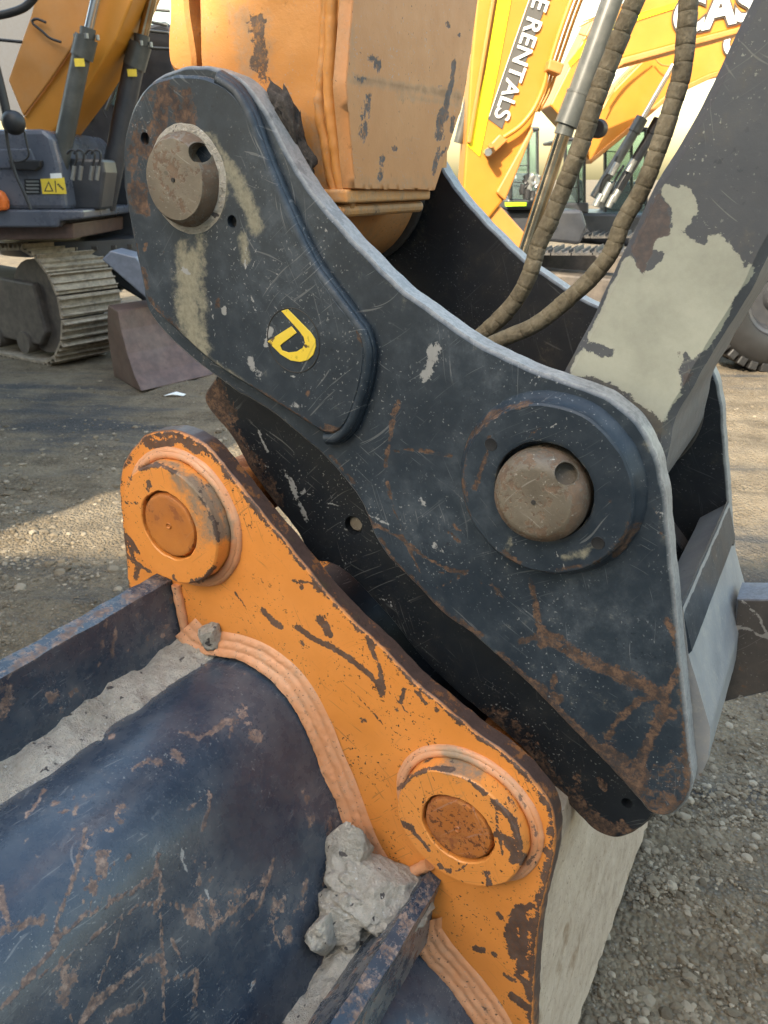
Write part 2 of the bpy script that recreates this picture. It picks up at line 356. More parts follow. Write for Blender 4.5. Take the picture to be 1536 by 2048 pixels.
def backplate_mat():
    t = NT('dust_caked_plate'); n1 = t.noise(5, 6, .7); n2 = t.noise(60, 8, .75); q = t.map((60, 60, 5), (0, .35, 0)); n3 = t.noise(1, 4, .6, q)
    c = t.ramp(t.math('ADD', t.math('MULTIPLY', n1, .45), t.math('ADD', t.math('MULTIPLY', n2, .35), t.math('MULTIPLY', n3, .2))), [(.3, (.24, .175, .125)), (.45, (.43, .335, .25)), (.6, (.54, .435, .33)), (.75, (.64, .53, .42))])
    c = t.mix(t.math('MULTIPLY', t.step(t.noise(9, 5, .7), .54, .68), .8), c, (.24, .155, .09)); c = t.mix(t.math('MULTIPLY', t.step(t.noise(200, 3, .6), .62, .68), .6), c, (.16, .12, .085))
    h = t.math('ADD', n2, t.math('MULTIPLY', t.noise(300, 4, .7), .8))
    return t.done(c, .9, t.bump(h, .6, .0025), spec=.2)
M['backplate'] = backplate_mat()

# ================================================================== GROUND
def ground_mat():
    t = NT('crushed_gravel_dirt'); n0 = t.noise(.55, 5, .6); n1 = t.noise(6, 6, .65); n2 = t.noise(60, 5, .7); v = t.voro(85); v2 = t.voro(38)
    q = t.map((.25, 3.2, 1), (0, 0, .45)); tr = t.noise(1.6, 5, .6, q)
    f = t.math('ADD', t.math('MULTIPLY', n1, .35), t.math('MULTIPLY', n2, .35)); f = t.math('ADD', f, t.math('MULTIPLY', tr, .30))
    c = t.ramp(f, [(.34, (.066, .050, .032)), (.47, (.155, .121, .080)), (.60, (.25, .198, .132)), (.72, (.37, .30, .205))])
    c = t.mix(t.step(t.math('ADD', t.math('MULTIPLY', n0, .6), t.math('MULTIPLY', tr, .4)), .50, .62), c, t.mix(n2, (.035, .034, .033), (.10, .095, .088)))
    st = t.step(v, .12, .38); c = t.mix(t.math('MULTIPLY', t.math('SUBTRACT', 1, st), .35), c, t.mix(t.noise(30, 2), (.12, .11, .10), (.38, .36, .33)))
    h = t.math('ADD', t.math('MULTIPLY', v, -1.0), t.math('MULTIPLY', n2, .8)); h = t.math('ADD', h, t.math('MULTIPLY', v2, -.6))
    return t.done(c, .95, t.bump(h, .9, .012), spec=.15)
M['ground'] = ground_mat()
def ground_h(x, y):
    # shallow ruts running across the yard
    a = x*RV[0]+y*RV[1]; b = x*FV[0]+y*FV[1]
    s = .022*mnoise.noise(Vector((a*.9, b*2.6, 0)))+.022*mnoise.noise(Vector((a*3.1+b*1.5, b*6.5, 4)))+.013*mnoise.noise(Vector((a*11, b*15, 9)))
    return s*max(0, min(1, (9-math.hypot(a, b))/4))
gl = []
aR = np.concatenate([-np.geomspace(400, 4, 26), np.arange(-3.9, 3.9, .06), np.geomspace(4, 400, 26)]); aF = np.concatenate([-np.geomspace(300, 3, 16), np.arange(-2.8, .6, .25), np.arange(.6, 8.5, .055), np.geomspace(8.6, 1500, 34)])
G3 = np.zeros((len(aR), len(aF), 3))
for i, a in enumerate(aR):
    for j, b in enumerate(aF):
        p = RV*a+FV*b; G3[i, j] = (p[0], p[1], ground_h(p[0], p[1]))
gr = grid_obj('ground', None, G3, M['ground']); setp(gr, 'grey brown gravel and packed dirt of the machinery yard', 'ground', kind='structure')
# loose stones, thickest where the ground is near
def stone_protos():
    out = []
    for k in range(10):
        bm = bmesh.new(); bmesh.ops.create_icosphere(bm, subdivisions=1+k//5, radius=1)
        for v in bm.verts: v.co = v.co*(1+.32*mnoise.noise(v.co*1.3+Vector((k*5, 0, 0)))+.14*mnoise.noise(v.co*3.1+Vector((k*5, 3, 0)))); v.co.z *= .68
        out.append((np.array([v.co[:] for v in bm.verts]), np.array([[q.index for q in f.verts] for f in bm.faces]))); bm.free()
    return out
SP = stone_protos(); SV = []; SF = []; off = 0
def add_stone(x, y, s):
    global off
    pv, pf = SP[rng.integers(5)+(5 if s > .0034 else 0)]; a = rng.uniform(0, 6.28); c, s_ = math.cos(a), math.sin(a)
    q = pv*np.array([s*rng.uniform(.7, 1.3), s*rng.uniform(.7, 1.2), s*rng.uniform(.6, 1.1)])
    q = np.stack([q[:, 0]*c-q[:, 1]*s_+x, q[:, 0]*s_+q[:, 1]*c+y, q[:, 2]+ground_h(x, y)-s*.05], 1)
    SV.append(q); SF.append(pf+off); off += len(q)
for k in range(34000):
    if k < 23000: px, py = rng.uniform(1080, 1536), rng.uniform(1180, 2080)
    elif k < 30500: px, py = rng.uniform(-20, 480), rng.uniform(840, 1360)
    else: px, py = rng.uniform(-20, 1560), rng.uniform(650, 900)
    g = G(px, py)
    dens = mnoise.noise(Vector((g[0]*2.2, g[1]*2.2, 2)))
    if dens < .02 and rng.random() < .72: continue
    dist = float((g-CAM)@FV)
    add_stone(g[0], g[1], min(.013, .0030*math.exp(rng.normal(0, .55)))*(1 if dist < 2.5 else 1.7))
def stone_mat():
    t = NT('gravel_stone'); i = t.n('ShaderNodeNewGeometry').outputs['Random Per Island']; n = t.noise(150, 4, .7)
    c = t.ramp(i, [(0, (.075, .058, .039)), (.4, (.155, .124, .085)), (.8, (.23, .188, .134)), (1, (.36, .305, .225))]); c = t.mix(t.math('MULTIPLY', n, .5), c, (.18, .145, .10))
    return t.done(c, .92, t.bump(n, .5, .002), spec=.15)
M['stone'] = stone_mat()
st = mesh_obj('gravel', np.concatenate(SV), np.concatenate(SF), M['stone'], None, smooth=False); setp(st, 'loose grey gravel scattered over the dirt', 'gravel', kind='stuff')
# unseen block added behind the viewer to throw shade over coupler and bucket
SHF = -6.0; SHH = (2.77-SHF)*math.tan(SUN_EL)/math.cos(rad(32))
shade_block = thing('unseen_shade_block', RV*0+FV*SHF, 'tall pale ribbed block, unseen behind the camera, added to cast shade', 'shade_block')
M['shade_block'] = plain('pale_block_sheet', (.55, .56, .57), .5)
V_, F_ = box_pts(RV*-9+FV*(SHF-5), RV*15, FV*5, UV*SHH); mesh_obj('wall', V_, F_, M['shade_block'], shade_block, smooth=False)
for k in range(30):
    V_, F_ = box_pts(RV*(-9+k*.5+.05)+FV*(SHF+.002), RV*.12, FV*.05, UV*(SHH-.01)); mesh_obj('block_rib', V_, F_, M['shade_block'], shade_block, smooth=False)

M['shade_box'] = plain('shade_box_paint', (.16, .19, .24), .5)
for k in range(2):  # two unseen boxes added at the left to shade the left excavator
    cb = RV*-6.1+FV*-.3+UV*2.6*k
    bx_ = thing('unseen_shade_box', RV*-4.9+FV*2.75+UV*2.6*k, 'blue grey ribbed box added unseen at the left to cast shade, '+('bottom of its stack' if k == 0 else 'top of its stack'), 'shade_box')
    V_, F_ = box_pts(cb, RV*2.4, FV*6.1, UV*2.59); mesh_obj('shade_box_body', V_, F_, M['shade_box'], bx_, smooth=False)
    for j in range(20):
        V_, F_ = box_pts(cb+RV*2.401+FV*(.15+j*.295)+UV*.15, RV*.03, FV*.15, UV*2.3); mesh_obj('side_rib', V_, F_, M['shade_box'], bx_, smooth=False)
# ================================================================== QUICK COUPLER
YC = .669; TC = .028; YF = 1.0       # near cheek front, cheek thickness, far cheek inner face
YR = .655; YB = .651                 # raised plate front, boss front
YI = .72                             # inner hook plate
VPX, VPY = 1741, 358
cp0 = P(1300, 1640, .75); BASE_C = (cp0[0], .83, cp0[2])
coupler = thing('quick_coupler', BASE_C, 'dark navy steel quick coupler with yellow emblem, clamped above the orange bucket ears', 'coupler')
cheek_front_px = [(297, 168), (272, 200), (252, 250), (244, 310), (247, 380), (257, 440), (270, 505), (282, 562), (292, 614), (340, 678), (404, 734), (460, 776), (540, 824), (600, 872), (638, 905), (680, 950), (722, 1007), (744, 1063), (768, 1106), (816, 1156), (852, 1194), (882, 1226), (945, 1271), (1000, 1320), (1061, 1375), (1139, 1456), (1213, 1532), (1276, 1600), (1302, 1628), (1330, 1634), (1372, 1606), (1385, 1571), (1380, 1512), (1369, 1395), (1358, 1298), (1349, 1185), (1340, 1110), (1334, 1042), (1327, 975), (1316, 922), (1297, 879), (1262, 831), (1222, 799), (1172, 777), (1110, 756), (1015, 717), (943, 678), (872, 629), (800, 577), (740, 517), (710, 486), (665, 436), (619, 380), (573, 306), (530, 222), (488, 166), (450, 143), (395, 131), (340, 141)]
cheek2 = np.array(xz(cheek_front_px, YC))
pin1c = P(374, 360, YR)[[0, 2]]; pin2c = P(1082, 990, YB)[[0, 2]]
boss2c = P(1085, 984, YB)[[0, 2]]
hole_a = P(290, 277, YR)[[0, 2]]; hole_b = P(464, 443, YR)[[0, 2]]
rs = [ # rust strokes on the cheek face (pixels)
 ([(800, 800), (785, 850), (775, 905), (770, 935)], 4.5, .62), ([(790, 805), (780, 850)], 5, .5), ([(770, 905), (830, 898), (908, 913)], 3.2, .62), ([(840, 900), (905, 913)], 5, .55),
 ([(776, 965), (782, 1000), (795, 1040), (815, 1090), (840, 1145)], 3, .55), ([(775, 965), (780, 990)], 6, .6), ([(733, 1035), (760, 1055), (800, 1075), (850, 1115), (900, 1140), (935, 1148)], 5, .62), ([(880, 1145), (937, 1140), (900, 1165), (870, 1178)], 3, .55),
 ([(893, 1058), (918, 1083)], 5, .5), ([(903, 1045), (922, 1065)], 3.5, .6), ([(985, 1170), (1005, 1192)], 9, .45), ([(950, 1150), (965, 1170)], 3, .5),
 ([(1060, 1160), (1070, 1200), (1078, 1250), (1083, 1290)], 7, .62), ([(1064, 1165), (1075, 1240)], 9, .45),
 ([(1083, 1280), (1130, 1300), (1200, 1335), (1260, 1365), (1330, 1390)], 11, .52), ([(1120, 1290), (1250, 1355), (1325, 1388)], 17, .34), ([(1040, 1285), (1085, 1268), (1120, 1275)], 8, .5), ([(1090, 1260), (1110, 1290)], 14, .42),
 ([(1325, 1390), (1280, 1400), (1235, 1440)], 5, .52), ([(1335, 1380), (1355, 1340)], 7, .48), ([(1335, 1395), (1320, 1440), (1290, 1500), (1275, 1530)], 9, .45), ([(1230, 1450), (1215, 1478)], 4, .5), ([(1320, 1420), (1345, 1428)], 9, .5),
 ([(1330, 1240), (1345, 1260), (1350, 1300)], 8, .45), ([(1272, 1550)], 18, .5), ([(1210, 1500), (1240, 1520)], 14, .34),
 ([(860, 1200), (900, 1235), (960, 1270)], 9, .5), ([(820, 1150), (860, 1195)], 6, .55), ([(760, 1075), (790, 1125), (830, 1165)], 5, .55), ([(1000, 1310), (1060, 1365), (1130, 1440)], 10, .5), ([(1130, 1440), (1200, 1510), (1270, 1585)], 12, .48), ([(660, 910), (690, 945), (712, 970)], 5, .5), ([(730, 1020), (745, 1055)], 4, .55),
 ([(1070, 1365), (1120, 1400)], 9, .34), ([(1110, 1350), (1100, 1400)], 7, .4), ([(1305, 1000), (1325, 1080)], 6, .42), ([(1310, 930), (1325, 990)], 6, .35), ([(480, 240)], 5, .4)]
ls = [ # pale scuffs
 ([(862, 700), (868, 720), (850, 755)], 12, .50), ([(870, 690), (880, 705)], 9, .45), ([(770, 780), (800, 800)], 20, .33), ([(640, 455), (655, 460)], 5, .45), ([(1050, 770), (1080, 752)], 3, .55), ([(1313, 1020), (1320, 1030)], 8, .45), ([(842, 1000), (852, 1010)], 6, .5), ([(870, 1090), (885, 1105)], 9, .42), ([(735, 1030), (770, 1045), (800, 1060)], 4, .42), ([(1130, 1420), (1200, 1470), (1230, 1500)], 4, .40)]
def paint_cheek(V, uv, ed, side):
    wear = strokes(uv, [(a, b*.78, c*.98) for a, b, c in rs])
    low = np.clip((uv[:, 1]-1150)/450, 0, 1)*np.clip((uv[:, 0]-820)/300, 0, 1)
    wear = np.maximum(wear, np.where(side > 0, .12, 0)+.30*np.clip(1-ed/.008, 0, 1)*(side == 0)*np.where(uv[:, 1] > 700, 1.15, .85))
    wear = wear+(.40*low+.10*np.clip((uv[:, 1]-1330)/250, 0, 1)*np.clip((uv[:, 0]-950)/200, 0, 1))*(side == 0)
    return {'wear': wear, 'scr': np.where(side > 0, 0, strokes(uv, ls)), 'dirt': np.where(side > 0, .1, .10+.22*low*.6+.30*np.clip(1-ed/.006, 0, 1))}
cheek_near = plate('cheek_plate', coupler, cheek2, YC, YC+TC, M['cheek'], .0035, [(pin2c[0], pin2c[1], .04)], .0045, paint_cheek, .0009)
cheek_far = plate('cheek_plate', coupler, cheek2, YF, YF+TC, M['inner'], .003, [], .012, lambda V, uv, ed, side: {'side': side, 'wear': .25*np.clip(1-ed/.02, 0, 1)*(side == 0), 'dirt': np.where(side > 0, .2, .15+.7*np.clip(1-np.hypot(V[:, 0]-pin1c[0], V[:, 2]-pin1c[1])/.14, 0, 1))}, .0008)
cheek_far.data.materials[0] = M['farcheek'] = worn('navy_far_cheek_paint', (.016, .018, .022), (.026, .029, .034), .5, side_col=(.37, .365, .35), haze=.10, scratch=.15, dust=(.15, .12, .075))  # pale edge colour again mixes dust with painted sky reflection
# raised reinforcement plate with the emblem
raise_px = [(297, 170), (274, 200), (255, 250), (247, 310), (250, 380), (260, 440), (272, 505), (284, 560), (293, 598), (352, 660), (420, 722), (500, 775), (572, 820), (628, 855), (650, 868), (672, 866), (690, 850), (712, 800), (727, 740), (731, 700), (722, 668), (700, 636), (660, 582), (630, 540), (600, 485), (575, 430), (548, 370), (520, 300), (497, 235), (470, 190), (435, 163), (390, 150), (340, 152)]
raise2 = np.array(xz(raise_px, YR))
rr_ = [([(372, 190), (378, 230), (372, 260)], 16, .52), ([(330, 180), (320, 230), (290, 300)], 26, .50), ([(285, 250), (268, 330)], 30, .42), ([(272, 380), (280, 410)], 22, .55), ([(262, 440), (275, 520)], 8, .4), ([(350, 200), (358, 235)], 13, .5), ([(300, 195), (330, 175)], 20, .45), ([(294, 600), (340, 650), (352, 662)], 11, .5), ([(283, 540), (292, 575)], 8, .55), ([(716, 650), (722, 690)], 6, .6), ([(640, 858), (680, 858)], 8, .55), ([(500, 770), (620, 848)], 5, .5), ([(437, 600), (434, 615)], 5, .5), ([(322, 525), (326, 500)], 3.5, .45), ([(293, 488), (290, 500)], 5, .5), ([(615, 785), (617, 790)], 6, .5)]
rl_ = [([(420, 585), (440, 760)], 2, .4), ([(448, 618), (448, 628)], 5, .65), ([(365, 538), (378, 546)], 4, .6), ([(492, 490), (490, 540), (510, 620)], 2.5, .42), ([(512, 500), (505, 540)], 2, .42), ([(528, 475), (540, 478)], 2.5, .42), ([(560, 740), (600, 760)], 3, .4), ([(590, 810), (600, 815)], 9, .45), ([(540, 660), (532, 690)], 8, .46), ([(500, 720), (520, 770)], 10, .35)]
rd_ = [([(380, 520), (375, 600), (385, 660), (395, 700)], 23, .62), ([(362, 490), (372, 560)], 13, .5), ([(402, 480), (400, 560), (405, 640)], 12, .45), ([(455, 330), (480, 370), (500, 420), (512, 455)], 13, .62), ([(440, 300), (460, 330)], 8, .5), ([(485, 470), (490, 520)], 9, .55), ([(350, 445), (400, 455), (435, 430), (450, 380), (445, 310), (425, 275)], 8, .45), ([(370, 265), (420, 270)], 6, .45), ([(420, 720), (600, 842)], 7, .4)]
def paint_raise(V, uv, ed, side):
    return {'side': side*0, 'wear': np.maximum(strokes(uv, rr_)*(side == 0), .34*np.clip(1-ed/.006, 0, 1)*np.where((uv[:, 0] < 480) | (uv[:, 1] > 760), 1.1, .45)), 'scr': strokes(uv, rl_)+.05, 'dirt': np.where(side > 0, .3, np.maximum(.08, strokes(uv, rd_)))}
raised = plate('reinforcement_plate', coupler, raise2, YR, YC-.0005, M['cheek'], .003, [(hole_a[0], hole_a[1], .0062), (hole_b[0], hole_b[1], .0062)], .0042, paint_raise, .0007)
# weld fillet on the right side of the reinforcement plate
def fillet(name, parent, px, Y, r, mat, off=(0, 0), bump=.0008, seed=0, n=12, attrs=None, step=.004, flat=1.0):
    q = np.array([P(a, b, Y) for a, b in px]); c = catmull(q, False, step)
    nz = vnoise(c, 130, seed, 2)
    V, Fc = tube('', None, c, r+nz*bump, mat, n, V_only=True)
    at = {'side': np.zeros(len(V)), 'wear': np.full(len(V), .08), 'dirt': np.full(len(V), .15), 'scr': np.zeros(len(V))}
    if attrs: at.update({k: np.full(len(V), v) for k, v in attrs.items()})
    return mesh_obj(name, V, Fc, mat, parent, at, angle=80)
wpx = [(440, 158), (474, 182), (503, 232), (527, 298), (555, 368), (582, 428), (607, 483), (637, 538), (667, 579), (708, 634), (731, 668), (739, 700), (736, 742), (720, 803), (698, 853), (676, 872), (655, 874)]
fillet('weld_bead', coupler, wpx, YC-.003, .0085, M['cheek'], bump=.0004, attrs={'dirt': .1, 'wear': .02})
fillet('weld_bead', coupler, [(a-3, b+2) for a, b in wpx], YC-.008, .006, M['cheek'], bump=.0004, seed=3, attrs={'dirt': .12, 'wear': .02})
# emblem
e8 = lambda a, b: (220+a/2.498, 100+b/2.498)
emb = [(858, 1303), (890, 1294), (1005, 1410), (1028, 1445), (1031, 1480), (1018, 1522), (990, 1549), (952, 1558), (905, 1550), (855, 1520), (790, 1455), (908, 1380), (935, 1412), (852, 1476), (862, 1500), (895, 1511), (935, 1506), (965, 1488), (977, 1462), (970, 1433), (945, 1400)]
def densify(p, s):
    out = []; p = np.array(p)
    for a, b in zip(p, np.roll(p, -1, 0)):
        m = max(1, int(np.linalg.norm(b-a)/s)); out += [a+(b-a)*k/m for k in range(m)]
    return np.array(out)
emb2 = densify(xz([e8(*q) for q in emb], YR), .002)
plate('emblem', coupler, emb2, YR-.0012, YR-.0002, M['yellow'], .0003, [], .004, lambda V, uv, ed, side: {'wear': .22*np.clip(1-ed/.003, 0, 1)+strokes(uv, [([(612, 692), (617, 695)], 3, .7), ([(540, 690), (545, 680)], 5, .45)]), 'dirt': np.full(len(V), .12)}, 0, smooth_outline=False)
gc = P(*e8(915, 1452), YR)
ga = np.linspace(0, 2*math.pi, 90); gp = [np.array([gc[0]+.0335*math.cos(a), YR-.0002, gc[2]+.0335*math.sin(a)]) for a in ga]
tube('emblem_groove', coupler, gp, .0006, M['hole'], 6, caps=False)
# boss ring round the second pin
def paint_boss2(V, uv, ri):
    r = np.hypot(V[:, 0]-boss2c[0], V[:, 2]-boss2c[1]); R = .0835; ang = np.arctan2(V[:, 2]-boss2c[1], V[:, 0]-boss2c[0])
    rim = np.clip(1-np.abs(r-R+.003)/.005, 0, 1)*(r < R+.001)
    wr = .50*rim*(.65+.45*np.sin(ang*1.0+2.2)**2)
    L = [([(975, 905), (962, 940), (950, 978)], 5, .6), ([(978, 875), (972, 890)], 6, .5), ([(930, 880), (990, 825), (1060, 806)], 8, .5), ([(925, 960), (940, 1050)], 7, .5), ([(1060, 870), (1080, 856)], 4, .55), ([(1230, 1110), (1275, 1050)], 10, .52), ([(1010, 1105), (1035, 1125)], 7, .55), ([(1220, 1000)], 6, .5), ([(1205, 920)], 6, .5), ([(1100, 1140), (1200, 1125)], 6, .45), ([(920, 905), (935, 860)], 9, .55)]
    wr = np.maximum(wr, strokes(uv, L))
    return {'wear': wr, 'dirt': np.maximum(.08+.5*np.clip(1-(r-.045)/.006, 0, 1), strokes(uv, [([(1130, 1115), (1165, 1110), (1185, 1090)], 8, .42), ([(1020, 1080), (1015, 1110)], 6, .38)])), 'scr': strokes(uv, [([(1110, 1100), (1135, 1145)], 3, .46), ([(1075, 870), (1115, 845)], 2, .5), ([(1225, 1005), (1215, 1060)], 2, .4)])}
boss2 = lathe('boss_ring', coupler, boss2c, dense_prof([(.0475, YB+.004), (.0485, YB+.0006), (.050, YB), (.0815, YB), (.0835, YB+.0018), (.0845, YB+.008), (.0915, YC-.0005), (.093, YC+.004)], .0035), M['cheek'], 120, paint_boss2, .0008, 2, cap=False)
for hx, hy in ((982, 889), (1196, 1086)):
    c = P(hx, hy, YB); lathe('bolt_hole', boss2, (c[0], c[2]), [(0.0001, YB-.0004), (.0052, YB-.0004), (.0060, YB-.0007), (.0066, YB+.0002)], M['black'], 24, cap=False)  # flat black discs painted for the darkness inside the bolt holes
# coupler pins
def pin_obj(parent, c, y0, R, out, tipr, mat, y1, hole_ang, nm='pin', seed=1, paint=None):
    prof = dense_prof([(.0005, y0-out), (tipr*.6, y0-out-.0003), (tipr, y0-out+.001), (R*.93, y0-out*.62), (R*.985, y0-out*.3), (R, y0), (R, y0+.02)], .004)+[(R, y1)]
    def pp(V, uv, ri):
        r = np.hypot(V[:, 0]-c[0], V[:, 2]-c[1]); return {'wear': np.where(r > tipr*1.02, .56, .42), 'dirt': np.where(r < tipr, .18, .10)+.2*np.clip(1-np.abs(r-tipr)/.004, 0, 1), 'scr': .1+.25*np.clip(1-np.abs(r-tipr)/.002, 0, 1)}
    o = lathe(nm, parent, c, prof, mat, 72, paint or pp, .0006, seed)
    if hole_ang is not None:      # cross-drilled lifting hole near the rim, cut for real
        a = rad(hole_ang); q = np.array([c[0]+math.cos(a)*R*.86, y0-out*.55, c[1]+math.sin(a)*R*.86])
        d = np.array([-math.cos(a)*.55, .8, -math.sin(a)*.55]); d /= np.linalg.norm(d)
        ct = tube('cutter', None, [q-d*.03, q+d*.002, q+d*.016], R*.235, M['hole'], 24)
        md = o.modifiers.new('cut', 'BOOLEAN'); md.object = ct; md.operation = 'DIFFERENCE'; md.solver = 'EXACT'
        ct.location = -np.array(parent.location)*0
        dg = bpy.context.evaluated_depsgraph_get(); dg.update()
        me = bpy.data.meshes.new_from_object(o.evaluated_get(dg)); o.modifiers.clear(); o.data = me; bpy.data.objects.remove(ct)
        me.polygons.foreach_set('use_smooth', [True]*len(me.polygons)); me.set_sharp_from_angle(angle=rad(35))
        if len(me.materials) < 2: me.materials.append(M['hole'])
    c3 = P(0, 0, 1)
    tube('centre_mark', o, [(c[0], y0-out-.0012, c[1]), (c[0], y0-out+.001, c[1])], .0022, M['hole'], 12)
    return o
pin_obj(coupler, pin1c, YR, .0465, .020, .0385, M['pinhead'], YF+TC+.015, 38, 'pin', 4)
pin_obj(coupler, pin2c, YB, .0450, .020, .0335, M['pinhead'], YF+TC+.015, 50, 'pin', 5)
lathe('dirt_ring', coupler, pin1c, [(.0455, YR-.003), (.0495, YR-.002), (.0535, YR+.0002)], M['clay'], 60, None, .0012, 5, cap=False)
for hx, hy in ((290, 277), (464, 443)):
    c = P(hx, hy, YR); lathe('bolt_hole', raised, (c[0], c[2]), [(.0001, YR+.008), (.0061, YR+.008)], M['hole'], 20, cap=False)
# inner hook plates
hook_px = [(428, 757), (408, 801), (432, 838), (461, 872), (493, 930), (541, 999), (590, 1060), (630, 1122), (655, 1126), (695, 1148), (743, 1197), (792, 1253), (844, 1318), (905, 1378), (978, 1440), (1050, 1505), (1115, 1586), (1164, 1639), (1193, 1664), (1227, 1677), (1262, 1669), (1300, 1640), (1340, 1560), (1300, 1300), (1100, 1050), (850, 850), (600, 700), (470, 690)]
hook2 = np.array(xz(hook_px, YI))
hs_ = [([(570, 940), (600, 1010), (620, 1050)], 5, .5), ([(585, 960), (612, 1040)], 3, .5), ([(575, 975), (640, 1000), (700, 1020)], 2.2, .5), ([(518, 860), (535, 905)], 3, .6), ([(640, 1030)], 6, .5), ([(530, 930), (560, 950), (640, 1000)], 2, .42), ([(690, 1110), (700, 1130)], 6, .3), ([(760, 1190), (800, 1230), (820, 1250)], 10, .3)]
hw_ = [([(425, 770), (420, 810), (460, 870), (500, 935), (545, 1000)], 24, .52), ([(430, 780), (450, 830)], 24, .55), ([(1000, 1440), (1060, 1500), (1110, 1570)], 34, .42), ([(1130, 1600), (1200, 1650), (1250, 1665)], 26, .5), ([(1200, 1560), (1210, 1575)], 9, .5), ([(960, 1420), (1040, 1470)], 22, .4), ([(1150, 1560), (1180, 1640)], 20, .35)]
def paint_hook(V, uv, ed, side): return {'wear': np.maximum(strokes(uv, hw_), .30*np.clip(1-ed/.01, 0, 1)), 'scr': strokes(uv, hs_), 'dirt': np.full(len(V), .10)}
hh = P(707, 1051, YI); hh2 = P(1254, 1606, YI)
plate('hook_plate', coupler, hook2, YI, YI+.03, M['inner'], .003, [(hh[0], hh[2], .0125), (hh2[0], hh2[2], .0065)], .006, paint_hook, .001)
plate('hook_plate', coupler, hook2, YF-.055, YF-.025, M['inner'], .003, [], .03, None, .001)
lathe('recessed_bolt', coupler, (hh[0], hh[2]), [(.0001, YI+.006), (.0085, YI+.006), (.0085, YI+.010), (.0124, YI+.012)], M['pinhead'], 24, cap=False)
# dark filler between the hook plates, added so the gap reads dark
bpx = [(470, 790), (560, 930), (700, 1080), (860, 1240), (1000, 1380), (1150, 1500), (1230, 1560), (1270, 1500), (1200, 1250), (1000, 1000), (800, 830), (600, 730)]
plate('gap_fill_body', coupler, np.array(xz(bpx, YI+.02)), YI+.032, YF-.057, M['inner'], .002, [], .05, None, 0)
# cross plate at the right: top edge runs between the cheeks
ct_l, ct_r = P(1366, 1215, YC+TC), P(1376, 1307, YC+TC)
cross = [ct_l[[0, 2]], ct_r[[0, 2]]]
b1 = PX(1424, 1400, ct_r[0]-.004); 
tipz = P(1372, 1608, YC)[2]; tipx = P(1383, 1585, YC)[0]
cross = [ct_l[[0, 2]], ct_r[[0, 2]], (tipx+.004, (ct_r[2]+tipz)/2), (tipx+.0075, tipz+.04), (tipx+.003, tipz+.012), (tipx-.03, tipz+.012), (tipx-.04, (ct_r[2]+tipz)/2), (ct_r[0]-.042, ct_r[2]+.02)]
M['crossplate'] = worn('rubbed_grey_plate', (.20, .205, .21), (.30, .30, .295), .5, haze=.4, scratch=.35, dust=(.36, .34, .30), rust=[(.3, (.08, .06, .045)), (.55, (.2, .15, .11)), (.75, (.3, .23, .17))], bumpy=.5)
def extr(name, parent, poly, y0, y1, mat, ny=14, wob=.0012, attrs=None, ostep=.006, smooth=False, flat_attrs=None):
    o = catmull(poly, True, ostep) if smooth else densify(poly, ostep)
    if area2(o) < 0: o = o[::-1]
    ys = np.linspace(y0, y1, ny); n = len(o); V = []; Fc = []
    for y in ys: V.append(np.stack([o[:, 0], np.full(n, y), o[:, 1]], 1))
    V = np.concatenate(V); V[:, [0, 2]] += np.stack([vnoise(V, 30, 1), vnoise(V, 30, 2)], 1)*wob
    for k in range(ny-1):
        for i in range(n):
            j = (i+1) % n; Fc.append((k*n+i, (k+1)*n+i, (k+1)*n+j, k*n+j))
    Fc.append(list(range(n))); Fc.append(list(range((ny-1)*n, ny*n))[::-1])
    at = {k: np.zeros(len(V)) for k in ('side', 'wear', 'dirt', 'scr')}
    if attrs: at.update(attrs(V, pix(V)))
    return mesh_obj(name, V, Fc, mat, parent, at)
ctz = max(ct_l[2], ct_r[2])
extr('cross_plate', coupler, cross, YC+TC, YF-.0005, M['crossplate'], 30, .0005, lambda V, uv: {'wear': np.where(V[:, 2] < tipz+.02, .42, .1), 'dirt': np.full(len(V), .3)})
tp = [ct_l[[0, 2]]+np.array([-.002, .004]), ct_r[[0, 2]]+np.array([.003, .0035]), ct_r[[0, 2]]+np.array([-.001, -.004]), ct_l[[0, 2]]+np.array([0, -.004])]
extr('cross_plate_top', coupler, tp, YC+TC+.001, YF-.001, M['cheek'], 20, .0004, lambda V, uv: {'dirt': np.full(len(V), .12)})
# lug reaching to the right
YL = .90
lug = densify(xz([(1474, 1199), (1690, 1199), (1690, 1345), (1536, 1384), (1452, 1404), (1432, 1401), (1424, 1362), (1432, 1322), (1450, 1308), (1468, 1262)], YL), .006)
M['lug'] = worn('dusty_brown_black_paint', (.05, .043, .038), (.075, .065, .058), .6, haze=.4, scratch=.3, bare=(.33, .31, .28), dust=(.17, .14, .11), side_col=(.16, .18, .22), side_amt=.9)
plate('lug', coupler, np.array(lug), YL, YL+.05, M['lug'], .002, [], .006, lambda V, uv, ed, side: {'wear': np.where(uv[:, 1] > 1330, .35, .15), 'scr': strokes(uv, [([(1485, 1202), (1510, 1225), (1536, 1270)], 3.5, .62), ([(1470, 1255), (1500, 1262), (1536, 1275)], 3.0, .62), ([(1472, 1255), (1466, 1310), (1455, 1330)], 3, .58), ([(1448, 1392), (1490, 1395)], 2.2, .58), ([(1440, 1375), (1460, 1340)], 2, .5)])}, .0008, smooth_outline=False)
for k_, (a0, a1) in enumerate((((1432, 1074), (1466, 1072)),)):
    fillet('weld_bead', coupler, [a0, ((a0[0]+a1[0])/2, (a0[1]+a1[1])/2), a1], YF-.004, .012, M['farcheek'], bump=.0008, seed=k_)

